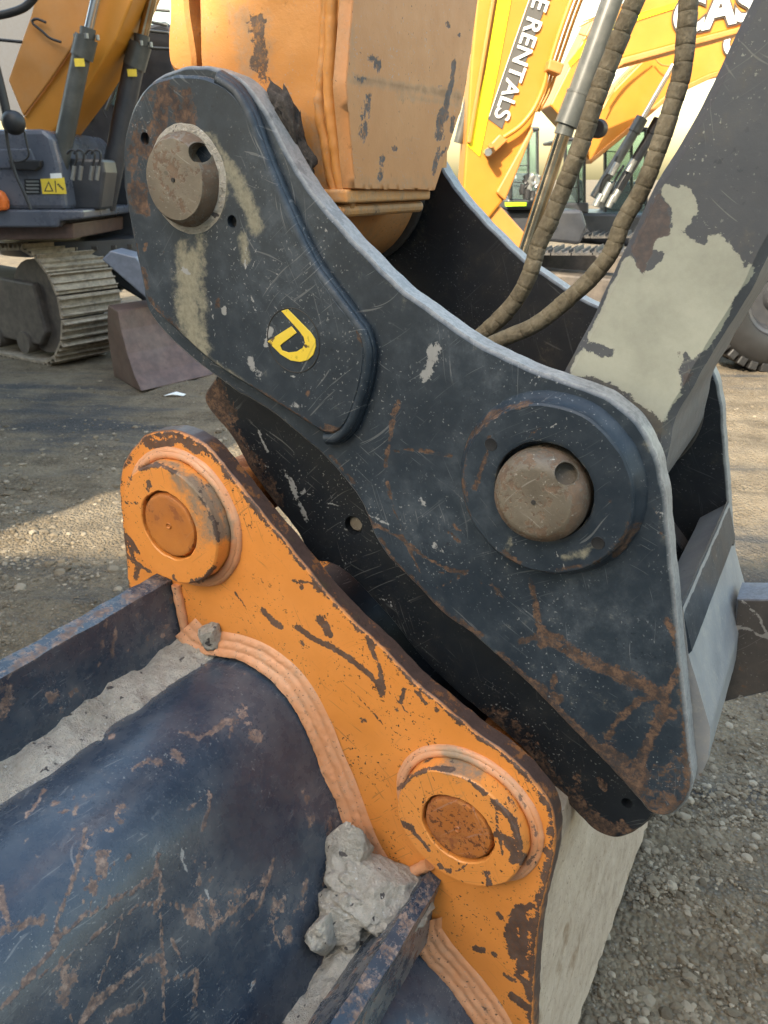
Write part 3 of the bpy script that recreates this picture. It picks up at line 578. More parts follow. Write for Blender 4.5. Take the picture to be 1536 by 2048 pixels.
# ================================================================== BUCKET
YE = .635; TE = .025; YBB = .608
bb = P(1065, 2320, .66); BASE_B = (bb[0]-.3, .85, .02)
bucket = thing('digger_bucket', BASE_B, 'blue digger bucket with chipped orange ears and two pins, under the coupler', 'bucket')
ear_f = [(256, 1180), (249, 1106), (241, 1031), (238, 976), (243, 934), (257, 905), (276, 885)]
ear_b = [(312, 866), (350, 852), (395, 854), (430, 872), (470, 912), (505, 955), (545, 1005), (592, 1062), (635, 1115), (679, 1170), (743, 1236), (796, 1285), (840, 1332), (905, 1386), (969, 1439), (1042, 1493), (1088, 1540), (1116, 1583), (1127, 1636), (1122, 1688), (1108, 1745), (1094, 1810), (1087, 1873), (1082, 1958), (1078, 2048), (1068, 2280)]
ear2 = np.array(xz(ear_f, YE)+xz(ear_b, YE+TE)+xz([(980, 2330), (820, 2200), (560, 1900), (420, 1600), (340, 1350)], YE+TE))
b3 = P(337, 1052, YBB)[[0, 2]]; b4 = P(914, 1659, YBB)[[0, 2]]
zA = lambda a, b: (200+a/3.072, 820+b/3.072); zB = lambda a, b: (380+a/2.477, 700+b/2.477); z7 = lambda a, b: (500+a/2.363, 1450+b/2.363)
ew = [([zB(530, 1370), zB(600, 1425), zB(700, 1470), zB(800, 1535), zB(870, 1590), zB(920, 1640), zB(945, 1690)], 5, .64), ([zB(880, 1430), zB(910, 1500), zB(940, 1570), zB(955, 1680)], 6, .62), ([zB(360, 1290), zB(400, 1330), zB(450, 1370)], 7, .58), ([zB(645, 1330), zB(670, 1370), zB(690, 1405)], 8, .6), ([zB(1060, 1680), zB(1045, 1745)], 5, .6), ([zB(1120, 1690), zB(1170, 1755)], 3.5, .6), ([zB(1220, 1780)], 6, .6), ([zB(1025, 1785)], 5, .6), ([zB(940, 1660), zB(950, 1700)], 8, .6),
 ([zB(850, 1830), zB(870, 1840)], 7, .5), ([zB(550, 1445), zB(560, 1460)], 4, .6), ([zB(220, 1195), zB(280, 1285)], 3, .45), ([zB(790, 1670), zB(900, 1790), zB(960, 1860)], 1.8, .55), ([zB(990, 1690), zB(1080, 1800)], 1.6, .5),
 ([z7(1270, 880), z7(1240, 950), z7(1235, 1010), z7(1260, 1080)], 13, .60), ([z7(1290, 940), z7(1290, 1050), z7(1275, 1160)], 9, .62), ([z7(1265, 1150), z7(1260, 1180), z7(1300, 1220), z7(1340, 1300)], 7, .55), ([z7(1235, 1275), z7(1280, 1310), z7(1330, 1350)], 6, .6), ([z7(1170, 890), z7(1190, 915)], 5, .6), ([z7(1060, 1055), z7(1100, 1065)], 5, .6), ([z7(1150, 1080), z7(1165, 1095)], 4, .6), ([z7(1330, 850), z7(1290, 870)], 5, .55), ([z7(1350, 1030), z7(1330, 1110), z7(1345, 1240)], 8, .52), ([z7(1390, 590), z7(1445, 620)], 6, .62), ([z7(1200, 1180), z7(1250, 1210)], 5, .5), ([z7(1340, 1180), z7(1355, 1260)], 9, .55),
 ([zA(160, 770), zA(220, 850), zA(245, 880)], 5, .55), ([zA(165, 900), zA(230, 945), zA(310, 995)], 4, .58), ([zA(265, 850), zA(285, 820)], 4, .6), ([zA(230, 980), zA(215, 1030)], 7, .55), ([zA(190, 860), zA(215, 930)], 5, .5), ([zA(270, 180), zA(310, 215), zA(420, 215), zA(445, 195)], 9, .60), ([zA(540, 215), zA(590, 245), zA(640, 215)], 9, .6), ([zA(480, 180), zA(560, 195)], 9, .55), ([zA(1180, 1050), zA(1300, 1060), zA(1350, 1110)], 4, .5), ([zA(1230, 1075), zA(1240, 1090)], 5, .5)]
def paint_ear(V, uv, ed, side):
    right = np.clip((uv[:, 0]-300)/200, 0, 1)
    lowr = np.clip((uv[:, 1]-1380)/250, 0, 1)
    wr = np.maximum(strokes(uv, ew), .62*np.clip(1.12-ed/(.017+.006*(uv[:, 1] < 1000)), 0, 1)*(side == 0)*np.where(uv[:, 0] < 300, .85, 1))
    speck = .10*lowr*np.clip((uv[:, 0]-850)/200, 0, 1)
    return {'wear': np.where(side > 0, .2, wr+speck), 'dirt': np.where(side > 0, .0, .0)+strokes(uv, [([zA(560, 1180), zA(520, 1290), zA(640, 1330)], 26, .18), ([z7(640, 650), z7(760, 660)], 20, .2), ([z7(900, 900), z7(850, 830)], 12, .2)]), 'scr': np.where(side > 0, strokes(uv, [([zA(1090, 740), zA(1180, 800)], 9, .42), ([zA(1330, 1020), zA(1400, 1090)], 9, .42), ([zB(740, 1240), zB(830, 1330)], 9, .4)]), 0)}
M['earedge'] = M['orange']
ear_near = plate('ear', bucket, ear2, YE, YE+TE, M['orange'], .003, [(b3[0], b3[1], .03), (b4[0], b4[1], .03)], .004, paint_ear, .0016, warp=.0012)
plate('ear', bucket, ear2+np.array((-.02, -.004)), 1.055, 1.08, M['orange'], .003, [], .02, lambda V, uv, ed, side: {'wear': np.full(len(V), .46)}, .001)
# bosses on the near ear
def boss(c, seed, wst, dst):
    def pp(V, uv, ri):
        r = np.hypot(V[:, 0]-c[0], V[:, 2]-c[1]); rim = np.clip(1-np.abs(r-.078)/.004, 0, 1)
        return {'wear': np.maximum(strokes(uv, wst), .34*rim), 'dirt': strokes(uv, dst)}
    o = lathe('boss', bucket, c, dense_prof([(.0445, YBB+.008), (.0450, YBB+.0012), (.0462, YBB), (.0755, YBB), (.0775, YBB+.002), (.0792, YE+.002)], .003), M['orange'], 110, pp, .0014, seed, cap=False)
    # multi-pass weld round the boss
    for j, (R, y, rr) in enumerate(((.0835, YE-.002, .0055), (.0880, YE, .0050))):
        a = np.linspace(0, 2*math.pi, 150); q = np.array([(c[0]+R*math.cos(t)*(1+.012*mnoise.noise(Vector((math.cos(t)*2, math.sin(t)*2, seed+j)))), y, c[1]+R*math.sin(t)*(1+.012*mnoise.noise(Vector((math.cos(t)*2, math.sin(t)*2, seed+j))))) for t in a])
        V, Fc = tube('', None, q, rr+.0007*vnoise(q, 90, seed+j, 2), None, 10, V_only=True, caps=False); uv = pix(V)
        mesh_obj('weld_bead', V, Fc, M['weld'], o, {'side': np.zeros(len(V)), 'scr': np.zeros(len(V)), 'wear': strokes(uv, wst)*.8+.05, 'dirt': strokes(uv, dst)}, angle=80)
    def pq(V, uv, ri):
        r = np.hypot(V[:, 0]-c[0], V[:, 2]-c[1]); return {'wear': np.where(r > .040, .5, .26), 'dirt': np.where(r > .0425, .3, 0)}
    p = lathe('pin', bucket, c, dense_prof([(.0004, YBB+.001), (.038, YBB+.0005), (.0400, YBB+.0015), (.0428, YBB+.007), (.0436, YBB+.012)], .004)+[(.0436, 1.095)], M['rustpin'], 72, pq, .0005, seed+3)
    lathe('centre_dimple', p, c, [(.0001, YBB+.0012), (.0024, YBB+.0006), (.0034, YBB-.0008), (.0042, YBB+.0008)], M['rustpin'], 20, cap=False)
    return o
boss(b3, 3, [([zA(240, 360), zA(370, 335), zA(460, 380)], 6, .55), ([zA(620, 540), zA(700, 680), zA(725, 800)], 6, .48), ([zA(570, 1050), zA(640, 1040), zA(700, 970)], 7, .52), ([zA(160, 570), zA(230, 575)], 3, .6), ([zA(290, 440), zA(305, 470)], 5, .55), ([zA(290, 490), zA(300, 500)], 4, .55), ([zA(190, 400), zA(170, 470)], 5, .48), ([zA(450, 1020), zA(460, 1050)], 4, .55)],
     [([zA(480, 400), zA(540, 500), zA(640, 640), zA(690, 780)], 18, .46), ([zA(600, 800), zA(560, 650)], 16, .40), ([zA(560, 440), zA(680, 600), zA(740, 760)], 14, .62), ([zA(680, 480), zA(770, 640), zA(800, 780)], 10, .55), ([zA(330, 310), zA(480, 340)], 7, .42)])
boss(b4, 8, [([z7(705, 300), z7(760, 245), z7(850, 205), z7(950, 210)], 6, .56), ([z7(1040, 265), z7(1110, 325)], 5, .62), ([z7(1155, 360), z7(1240, 450), z7(1275, 560), z7(1285, 650)], 7, .56), ([z7(1165, 380), z7(1170, 500), z7(1195, 610)], 3.5, .62), ([z7(1160, 515), z7(1210, 535), z7(1245, 550)], 7, .62), ([z7(1215, 560), z7(1250, 600), z7(1240, 640), z7(1290, 620)], 8, .58), ([z7(710, 460), z7(760, 490)], 7, .58), ([z7(770, 500), z7(850, 595)], 3.5, .6), ([z7(895, 660), z7(905, 675)], 4.5, .62), ([z7(940, 690)], 6, .62), ([z7(1120, 700), z7(1130, 760)], 8, .56), ([z7(1030, 655), z7(980, 690)], 2.5, .6), ([z7(1280, 340), z7(1320, 430), z7(1350, 520)], 6, .5), ([z7(1310, 660), z7(1365, 590)], 6, .5), ([z7(730, 130), z7(800, 110)], 6, .4), ([z7(870, 150), z7(820, 180)], 5, .45), ([z7(860, 240), z7(890, 285)], 1.8, .6), ([z7(950, 60), z7(1020, 140)], 1.8, .5)],
     [([z7(940, 130), z7(1010, 180), z7(1060, 230)], 20, .55), ([z7(900, 200), z7(1010, 225)], 10, .5), ([z7(990, 270), z7(1000, 330)], 8, .3)])
# shell: profile swept along the bucket's width
YS0, YS1 = .10, 1.60
prof_px = [(372, 1330), (395, 1318), (428, 1309), (481, 1317), (533, 1341), (574, 1374), (606, 1419), (630, 1467), (652, 1522), (678, 1581), (703, 1649), (724, 1700), (745, 1765), (775, 1830), (815, 1868), (855, 1903), (923, 1979), (965, 2042), (1010, 2150)]
prof2 = catmull(xz(prof_px, YE), False, .005)
ys = np.concatenate([np.arange(YS0, YE, .005), [YE, YE+.004]])
G3 = np.zeros((len(prof2), len(ys), 3)); G3[:, :, 0] = prof2[:, 0][:, None]; G3[:, :, 2] = prof2[:, 1][:, None]; G3[:, :, 1] = ys[None, :]
dn = vnoise(G3.reshape(-1, 3), 5, 3, 2).reshape(len(prof2), len(ys))*.0030
G3[:, :, 2] += dn
uv = pix(G3.reshape(-1, 3)); z6 = lambda a, b: (a/2.021, 1400+b/2.021)
sw = [([z6(620, 700), z6(690, 800), z6(640, 820)], 3, .3),
 ([z6(0, 1255), z6(60, 1180), z6(140, 1090), z6(210, 1010), z6(250, 940), z6(330, 880), z6(430, 830), z6(490, 790), z6(560, 760), z6(630, 700), z6(640, 620)], 9, .60), ([z6(20, 1240), z6(120, 1130), z6(230, 1080), z6(330, 1000), z6(420, 920), z6(500, 870), z6(560, 830), z6(650, 815), z6(720, 830), z6(790, 880), z6(850, 935), z6(880, 915), z6(920, 865), z6(1020, 800)], 8, .60), ([z6(930, 910), z6(1000, 890), z6(1050, 830), z6(1080, 740), z6(1110, 630)], 6, .58), ([z6(650, 690), z6(645, 800), z6(655, 1000), z6(665, 1310)], 6, .57), ([z6(320, 1310), z6(400, 1210), z6(520, 1110), z6(620, 1045), z6(660, 1060)], 13, .58), ([z6(680, 1130), z6(760, 1110), z6(800, 1080), z6(785, 1240)], 9, .56), ([z6(495, 880), z6(470, 980), z6(420, 1090), z6(370, 1220)], 5, .52), ([z6(340, 520), z6(325, 620), z6(290, 740), z6(240, 870), z6(210, 970)], 9, .58), ([z6(230, 830), z6(330, 815), z6(450, 800), z6(560, 760)], 6, .56), ([z6(230, 1050), z6(260, 1120), z6(290, 1300)], 5, .52), ([z6(0, 940), z6(60, 920), z6(180, 880)], 16, .52), ([z6(0, 760), z6(20, 850), z6(40, 930)], 14, .56), ([z6(60, 820), z6(160, 910)], 4, .55), ([z6(370, 730)], 16, .55), ([z6(345, 720), z6(410, 730)], 10, .52), ([z6(90, 1250), z6(200, 1300)], 6, .5), ([z6(440, 1290), z6(590, 1220)], 12, .55), ([z6(580, 1180)], 14, .52), ([z6(670, 940), z6(735, 1045)], 3.5, .6), ([z6(1085, 880), z6(1135, 1000)], 3, .6), ([z6(850, 830), z6(865, 900)], 5, .55), ([z6(920, 960)], 5, .6), ([z6(1010, 1180), z6(1030, 1130)], 5, .45),
 ([z6(850, 370), z6(840, 450), z6(815, 525)], 7, .54), ([z6(760, 440), z6(850, 380)], 9, .50), ([z6(650, 530), z6(730, 460)], 5, .5), ([z6(420, 690), z6(560, 620)], 5, .52), ([z6(800, 155), z6(860, 130), z6(920, 80)], 10, .58), ([z6(720, 130), z6(800, 150)], 9, .5), ([z6(940, 100), z6(925, 160)], 7, .52), ([z6(700, 210), z6(740, 250)], 16, .52), ([z6(540, 275), z6(610, 240), z6(650, 265)], 11, .52), ([z6(980, 20), z6(1010, 60)], 5, .55), ([z6(100, 480), z6(140, 430), z6(180, 360)], 7, .5), ([z6(120, 600), z6(170, 640)], 8, .46), ([z6(300, 390), z6(305, 470)], 6, .5), ([z6(1005, 740)], 5, .5), ([z6(900, 1090), z6(910, 1210)], 3, .4)]
spk = np.exp(-((uv[:, 0]-150)/330)**2-((uv[:, 1]-1620-.10*(150-uv[:, 0]))/130)**2)
sat = {'side': np.zeros(len(uv)), 'wear': np.maximum(strokes(uv, [(a, b*.6, c) for a, b, c in sw]), .30*spk), 'dirt': np.clip(.55-.03*(np.abs(segdist(uv, *(lambda q: (q[:-1], q[1:]))(np.array([(430, 1305), (200, 1432), (0, 1548)], float))))), 0, .35)+.10*spk, 'scr': .20*spk+strokes(uv, [([z6(740, 590), z6(735, 660), z6(800, 740), z6(850, 800)], 4, .42), ([z6(200, 1110), z6(220, 1230), z6(240, 1310)], 9, .36), ([z6(1010, 1190), z6(1025, 1130)], 5, .5)])}
grid_obj('shell', bucket, G3, M['shell'], sat, flip=True)
# gusset plates (run along the width)
def along_y(name, px_poly, mat, y0, y1, attrs=None, step=.006):
    poly = np.array(xz(px_poly, YE)); return extr(name, bucket, poly, y0, y1, mat, int((y1-y0)/.01), .0012, attrs, step)
g1 = [(314, 1147), (344, 1160), (366, 1262), (378, 1330), (345, 1340), (338, 1262)]
along_y('gusset', g1, M['shell'], YS0, YE-.0005, lambda V, uv: {'side': np.zeros(len(V)), 'wear': np.maximum(np.where(np.abs(uv[:, 1]-(1330-.56*uv[:, 0]))*0 + (V[:, 2] > np.array(xz([(344, 1160)], YE))[0][1]-.002), .42, .02), strokes(uv, [([(213, 1238), (205, 1290), (200, 1320), (193, 1345)], 3, .58), ([(230, 1262), (224, 1315)], 5.5, .55), ([(5, 1370), (18, 1390), (0, 1430)], 12, .55), ([(150, 1250), (220, 1220)], 9, .45), ([(30, 1330), (140, 1265)], 10, .45)])), 'dirt': np.where(V[:, 2] > np.array(xz([(344, 1160)], YE))[0][1]-.002, .30, .04)})
g2 = [z7(700, 770), z7(848, 684), z7(905, 735), z7(870, 830), z7(850, 1000)]
def pg2(V, uv):
    e = np.array(xz([z7(848, 684), z7(905, 735)], YE)); d = segdist(V[:, [0, 2]], e[:1], e[1:])
    on = d < .003
    return {'wear': np.where(on, .46, .02), 'dirt': np.where(on, .10, .34), 'scr': np.where(on, .1, .0)}
along_y('gusset', g2, M['shell'], YS0+.06, YE-.0005, pg2, .005)
# weld beads between shell and ear
def offs(px, d):
    p = catmull(np.array(px, float), False, 14); t = np.gradient(p, axis=0); t /= np.linalg.norm(t, axis=1)[:, None]; n = np.stack([t[:, 1], -t[:, 0]], 1); return p+n*d
wp = [(366, 1262), (400, 1292), (440, 1298), (481, 1306), (533, 1330), (574, 1364), (606, 1410), (630, 1458), (652, 1514), (678, 1574), (703, 1643), (726, 1700), (748, 1738)]
def weld_fillet(px, w_px, passes, h, seed):
    """multi-pass fillet: a sloping band from the shell (height h) out onto the ear, scalloped by its passes"""
    base = offs(px, 0); n = len(base); rows = []; nt_ = 22
    cl = [catmull(np.array([P(a, b, YE) for a, b in offs(px, -2+(w_px+2)*k/(nt_-1))]), False, .003) for k in range(nt_)]
    m = min(len(c) for c in cl); cl = [c[np.linspace(0, len(c)-1, m).astype(int)] for c in cl]
    G_ = np.stack(cl, 1); t = np.linspace(0, 1, nt_)[None, :]
    fl = G_.reshape(-1, 3); n1_ = vnoise(fl, 22, seed, 3).reshape(m, nt_); n2_ = vnoise(fl, 130, seed+3, 2).reshape(m, nt_)
    ph = t*passes+.16*vnoise(G_[:, 0], 16, seed+7, 2)[:, None]
    sc = np.abs(np.sin(math.pi*ph))**.6
    G_[:, :, 1] = YE-.0003-h*(1-t)**1.25*(1+.15*n1_)-.0017*sc*(t < .97)-.0009*n2_*(t < .97)-.0006*np.abs(np.sin(np.arange(m)*.003/.005*math.pi))[:, None]*sc
    uvw = pix(G_.reshape(-1, 3))
    at = {'side': np.zeros(m*nt_), 'scr': np.zeros(m*nt_), 'wear': (.17+.25*n1_+.10*(1-sc)).ravel()+.16*np.clip((uvw[:, 1]-1560)/150, 0, 1)*(uvw[:, 1] < 1780), 'dirt': (.08+.34*(1-sc)**2+.2*n1_).ravel()}
    return grid_obj('weld_fillet', bucket, G_, M['weld'], at, flip=False, angle=180)
weld_fillet(wp, 36, 3, .013, 3)
wp2 = [z7(800, 900), z7(800, 980), z7(850, 1070), z7(930, 1170), z7(1010, 1260), z7(1110, 1400), z7(1150, 1470)]
weld_fillet(wp2, 46, 4, .014, 11)
fillet('weld_bead', bucket, [(352, 1170), (360, 1210), (368, 1250), (372, 1275)], YE-.003, .0065, M['weld'], bump=.001, attrs={'wear': .25})
fillet('weld_bead', bucket, [z7(720, 725), z7(780, 690), z7(850, 655)], YE-.002, .0075, M['weld'], bump=.001, attrs={'wear': .05})
# back wall, caked in dust
xe = [P(a, b, YE+TE)[[0, 2]] for a, b in ((1080, 1640), (1105, 1660), (1112, 1690), (1104, 1745), (1084, 1830), (1078, 1958), (1072, 2048), (1060, 2320))]
xb = np.array(xe); back = list(xb)+[xb[-1]+(-.05, -.03), xb[-1]+(-.09, 0)]+[q+np.array((-.03, 0)) for q in xb[::-1]]
extr('back_wall', bucket, back, YE+TE-.001, YS1, M['backplate'], 60, .004, None, .012, smooth=False)
# side wall far and lower bucket skin so that the bucket stands on the ground
low = [P(1010, 2150, YE)[[0, 2]], xb[-1]+np.array((-.04, -.02)), (xb[-1][0]-.12, .04), (xb[-1][0]-.55, .012), (xb[-1][0]-1.0, .03), (xb[-1][0]-1.25, .18), (xb[-1][0]-1.2, .2), (xb[-1][0]-.95, .06), (xb[-1][0]-.55, .04), (xb[-1][0]-.15, .08)]
extr('floor_skin', bucket, low, YS0, YS1, M['shell'], 8, 0, None, .05, smooth=True)
G5 = np.zeros((len(prof2), 6, 3)); G5[:, :, 0] = prof2[:, 0][:, None]; G5[:, :, 2] = prof2[:, 1][:, None]; G5[:, :, 1] = np.linspace(YE+TE+.001, 1.054, 6)[None, :]
grid_obj('gap_shade_sheet', bucket, G5, M['inner'], None, flip=True)  # shell section between the ears, coloured black for the shade in the gap
# second half of the shell beyond the far ear, and the two side walls
G4 = np.zeros((len(prof2), 12, 3)); G4[:, :, 0] = prof2[:, 0][:, None]; G4[:, :, 2] = prof2[:, 1][:, None]; G4[:, :, 1] = np.linspace(1.082, YS1, 12)[None, :]
grid_obj('shell', bucket, G4, M['shell'], None, flip=True)
x0_ = xb[-1][0]; wallp = [tuple(q) for q in prof2[::6]]+[tuple(xb[-1]), (x0_-.12, .05), (x0_-.55, .03), (x0_-1.0, .05), (x0_-1.22, .19)]
for ya_ in (YS0-.022, YS1+.002): plate('side_wall', bucket, np.array(wallp), ya_, ya_+.02, M['shell'], .002, [], .05, None, 0, smooth_outline=False)
# ------------------------------------------------------------------ clay
def clay_strip(name, edgeA, edgeB, label, ya, yb, bulge, seed, mat=None):
    """strip of packed clay between two px polylines given in the ear plane (Y=YE), swept along Y"""
    A = np.array(xz(edgeA, YE)); B = np.array(xz(edgeB, YE)); ny = int((yb-ya)/.005); nu = 26
    G3 = np.zeros((nu, ny, 3))
    for j in range(ny):
        y = ya+(yb-ya)*j/(ny-1); t = j/(ny-1)
        a = A[0]*(1-t)+A[1]*t; b = B[0]*(1-t)+B[1]*t
        for i in range(nu):
            s = i/(nu-1); q = a*(1-s)+b*s; q = q+np.array((.15, .6))*bulge*math.sin(math.pi*s)
            G3[i, j] = (q[0], y, q[1])
    n = vnoise(G3.reshape(-1, 3), 16, seed, 4)*.008+vnoise(G3.reshape(-1, 3), 70, seed+5, 3)*.0025
    G3[:, :, 2] += n.reshape(nu, ny)
    o = grid_obj(name, None, G3, mat or M['clay'], flip=True, angle=180); return setp(o, label, 'clay')
clay_strip('packed_clay', [(356, 1292), (362, 1262)], [(462, 1345), (446, 1318)], 'long strip of dried grey clay between blue gusset and curved bucket shell', YS0, YE-.003, .004, 3)
clay_strip('packed_clay', [z7(560, 900), z7(600, 700)], [z7(760, 1000), z7(760, 730)], 'dried grey clay with pebbles packed against the lower gusset plate', YS0+.05, YE-.004, .008, 8)
def lump(name, c, r, label, seed, sub=4, rot=None, mat=None, cat='clay', amp=.30, parent=None, freq=1.15, taper=0, facets=True):
    bm = bmesh.new(); bmesh.ops.create_icosphere(bm, subdivisions=sub, radius=1); V = np.array([v.co[:] for v in bm.verts]); Fc = [[q.index for q in f.verts] for f in bm.faces]; bm.free()
    out = []
    for v in V:
        w_ = Vector(v); d = 1+amp*mnoise.fractal(w_*freq+Vector((seed*3.7, seed, 0)), .75, 2.1, 5)+.06*abs(mnoise.noise(w_*3.2+Vector((seed, 0, 5))))
        out.append(np.array(v)*d)
    out = np.array(out); out[:, 0] *= 1-taper*out[:, 2]
    fr_ = np.random.default_rng(seed)
    for _ in range(9 if facets else 0):
        n_ = fr_.normal(size=3); n_ /= np.linalg.norm(n_); d_ = out@n_-fr_.uniform(.55, .85); out -= np.clip(d_, 0, None)[:, None]*n_*.92
    out += np.array([mnoise.fractal(Vector(v)*5+Vector((seed, 1, 2)), .7, 2.1, 3) for v in out])[:, None]*.035*np.array(V)
    out = out*np.array(r)
    if rot is not None: m = np.array(Matrix.Rotation(rot, 3, 'Y')); out = out@m.T
    o = mesh_obj(name, out+np.array(c), Fc, mat or M['clay'], parent, angle=180)
    if label: setp(o, label, cat)
    return o
c1 = P(*z7(450, 600), YE-.040); lump('clay_lump', c1, (.040, .032, .062), 'pale cracked clay lump wedged highest against the weld bead', 11, 5, .12, taper=.42)
c2 = P(*z7(440, 900), YE-.090); lump('clay_lump', c2, (.038, .032, .044), 'cracked clay lump just below the pale upper one, beside the blue shell', 23, 5, .3, amp=.45, freq=.9)
c3 = P(*z7(350, 980), YE-.115); lump('clay_lump', c3, (.018, .030, .040), 'narrow clay lump leaning on the blue shell', 31, 4, .2)
c4 = P(*z7(600, 770), YE-.045); lump('clay_lump', c4, (.066, .06, .036), 'low clay mound between the weld bead and the lower gusset plate', 37, 5, .5)
c5 = P(420, 1272, YE-.01); lump('clay_lump', c5, (.019, .014, .019), 'small round grey clay dab on the end of the orange weld', 41, 4)

# ================================================================== ARM (stick) of the same machine
YA = .733; YA2 = .985
abase = P(690, 360, .85)
arm = thing('excavator_arm', (abase[0], .85, abase[2]-.095), 'dusty orange excavator arm coming down into the coupler from the top', 'arm')
lathe('arm_boss', arm, pin1c, dense_prof([(.03, .702), (.090, .702), (.094, .706), (.094, .722), (.096, .76), (.107, .78), (.108, .968), (.10, .978), (.03, .979)], .012), M['armface'], 96, lambda V, uv, ri: {'dirt': np.full(len(V), .35), 'wear': np.full(len(V), .2)}, .0008, 3)
for k, (y0_, R_) in enumerate(((.981, .112), (.988, .104))):
    lathe('seal_ring', arm, pin1c, [(.05, y0_), (R_-.003, y0_), (R_, y0_+.002), (R_, y0_+.006)], M['seal'], 80, cap=False)
# near side plate
XF = PX(692, 169, 0)[0] if False else P(697, 169, .716)[0]
side_px = [(398, -60), (398, 30), (402, 130), (420, 300), (560, 470), (640, 460), (700, 410), (700, 378), (686, 200), (672, 150), (678, -60)]
zD = lambda a, b: (300+a/2.194, b/2.194)
def paint_side(V, uv, ed, side):
    return {'wear': strokes(uv, [([zD(470, 90), zD(480, 200), zD(490, 310), zD(500, 350)], 17, .50), ([zD(455, 110), zD(450, 300)], 8, .40), ([zD(835, 760), zD(845, 830)], 5, .6), ([zD(850, 630)], 4, .5)]), 'dirt': np.maximum(strokes(uv, [([zD(400, 80), zD(430, 300)], 28, .42), ([zD(520, 70), zD(520, 350)], 18, .35), ([zD(740, 560), zD(770, 700), zD(800, 850)], 20, .5), ([zD(760, 100), zD(760, 420)], 8, .25), ([zD(600, 420), zD(720, 560)], 12, .3)]), .12)}
plate('side_plate', arm, np.array(xz(side_px, YA)), YA, YA+.012, M['arm'], .003, [], .004, paint_side, .0008, warp=.0035)
# raised boss collar on the side plate and weld seam
fillet('weld_bead', arm, [zD(780, -40), zD(770, 100), zD(760, 300), zD(745, 420), zD(750, 520), zD(775, 640), zD(790, 760), zD(820, 860)], YA+.0035, .006, M['arm'], bump=.0010, seed=2, attrs={'dirt': .3})
fillet('weld_bead', arm, [zD(800, -40), zD(795, 200), zD(790, 420), zD(810, 600), zD(835, 780), zD(850, 850)], YA+.0025, .007, M['arm'], bump=.0009, seed=5, attrs={'dirt': .2})
# face plate (turned to the right), tapering at its foot
tan_px = [(706, -60), (706, 0), (692, 169), (694, 196), (710, 378), (870, 381), (924, 214), (940, 120), (956, 0), (964, -60)]
tp3 = np.array([PX(a, b, XF) for a, b in tan_px]); tzy = tp3[:, [1, 2]]
def face_plate(poly, x0, x1, mat, paint):
    o = densify(poly, .006)
    if area2(o) < 0: o = o[::-1]
    v2, f = tri_fill(o, [], .005); nf = len(v2); n = len(o)
    V = np.concatenate([np.stack([np.full(nf, x1), v2[:, 0], v2[:, 1]], 1), np.stack([np.full(n, x0), o[:, 0], o[:, 1]], 1)])
    Fc = f.tolist()+[(i, nf+i, nf+(i+1) % n, (i+1) % n) for i in range(n)]+[list(range(nf, nf+n))[::-1]]
    uv = pix(V); at = {k: np.zeros(len(V)) for k in ('wear', 'dirt', 'scr')}; at['side'] = np.r_[np.zeros(nf), np.ones(n)]; at.update(paint(V, uv))
    o_ = bevelled(mesh_obj('face_plate', V, Fc, mat, arm, at), .001, 1); return o_
def paint_tan(V, uv):
    return {'wear': strokes(uv, [([zD(960, 420), zD(945, 520), zD(935, 600)], 9, .46), ([zD(940, 480), zD(930, 590), zD(940, 630)], 8, .42), ([zD(1335, 270), zD(1325, 350), zD(1310, 420), zD(1295, 490)], 4.5, .64), ([zD(1290, 490), zD(1275, 540), zD(1270, 600)], 10, .56), ([zD(1305, 100), zD(1310, 120)], 4, .6), ([zD(1360, 150)], 4, .6), ([zD(980, 260), zD(1000, 300)], 11, .42), ([zD(1075, 650)], 6, .6), ([zD(1020, 690), zD(1010, 780)], 7, .46), ([zD(900, 340), zD(940, 350)], 10, .40), ([zD(1270, 380)], 7, .45), ([zD(1330, 520), zD(1325, 580)], 5, .5), ([zD(1270, 640), zD(1240, 770)], 5, .42), ([zD(1300, 650), zD(1250, 720)], 2.5, .5)]) + .03, 'dirt': np.maximum(strokes(uv, [([zD(880, 350), zD(1000, 360), zD(1100, 380), zD(1250, 400), zD(1350, 425)], 10, .52), ([zD(1100, 430), zD(1250, 440), zD(1350, 460)], 8, .42), ([zD(880, 120), zD(890, 300)], 8, .38), ([zD(920, 800), zD(1230, 800)], 14, .35)]), .14)}
face_plate(tzy, XF-.016, XF, M['armface'], paint_tan)
# rest of the arm box
V_, F_ = box_pts((XF-.27, YA+.012, P(697, 378, YA)[2]), (.254, 0, 0), (0, YA2-YA-.024, 0), (0, 0, .9)); 
tp_ = P(398, 40, YA); 
V_, F_ = box_pts((tp_[0]+.002, YA+.0125, P(697, 330, YA)[2]), (XF-.0165-tp_[0]-.002, 0, 0), (0, YA2-YA-.025, 0), (0, 0, .8)); mesh_obj('arm_box', V_, F_, M['arm'], arm, smooth=False)
# weld ledge and bracket under the face plate
zf = PX(700, 378, XF)[2]; yl, yr = PX(700, 385, XF)[1], PX(872, 385, XF)[1]
def abox(name, x0, x1, y0, y1, z0, z1, bev, dirt=.4, wear=.2, sub=6):
    V_, F_ = box_pts((x0, y0, z0), (x1-x0, 0, 0), (0, y1-y0, 0), (0, 0, z1-z0)); o = mesh_obj(name, V_, F_, M['arm'], arm, {'dirt': np.full(8, dirt), 'wear': np.full(8, wear), 'side': np.zeros(8), 'scr': np.zeros(8)}, smooth=False); return bevelled(o, bev, 3)
abox('weld_ledge', XF-.07, XF-.005, yl+.004, yr-.004, zf-.014, zf-.0005, .003)
abox('foot_bracket', XF-.12, XF-.012, yl+.008, yr-.006, zf-.028, zf-.0145, .006, .5, .25)
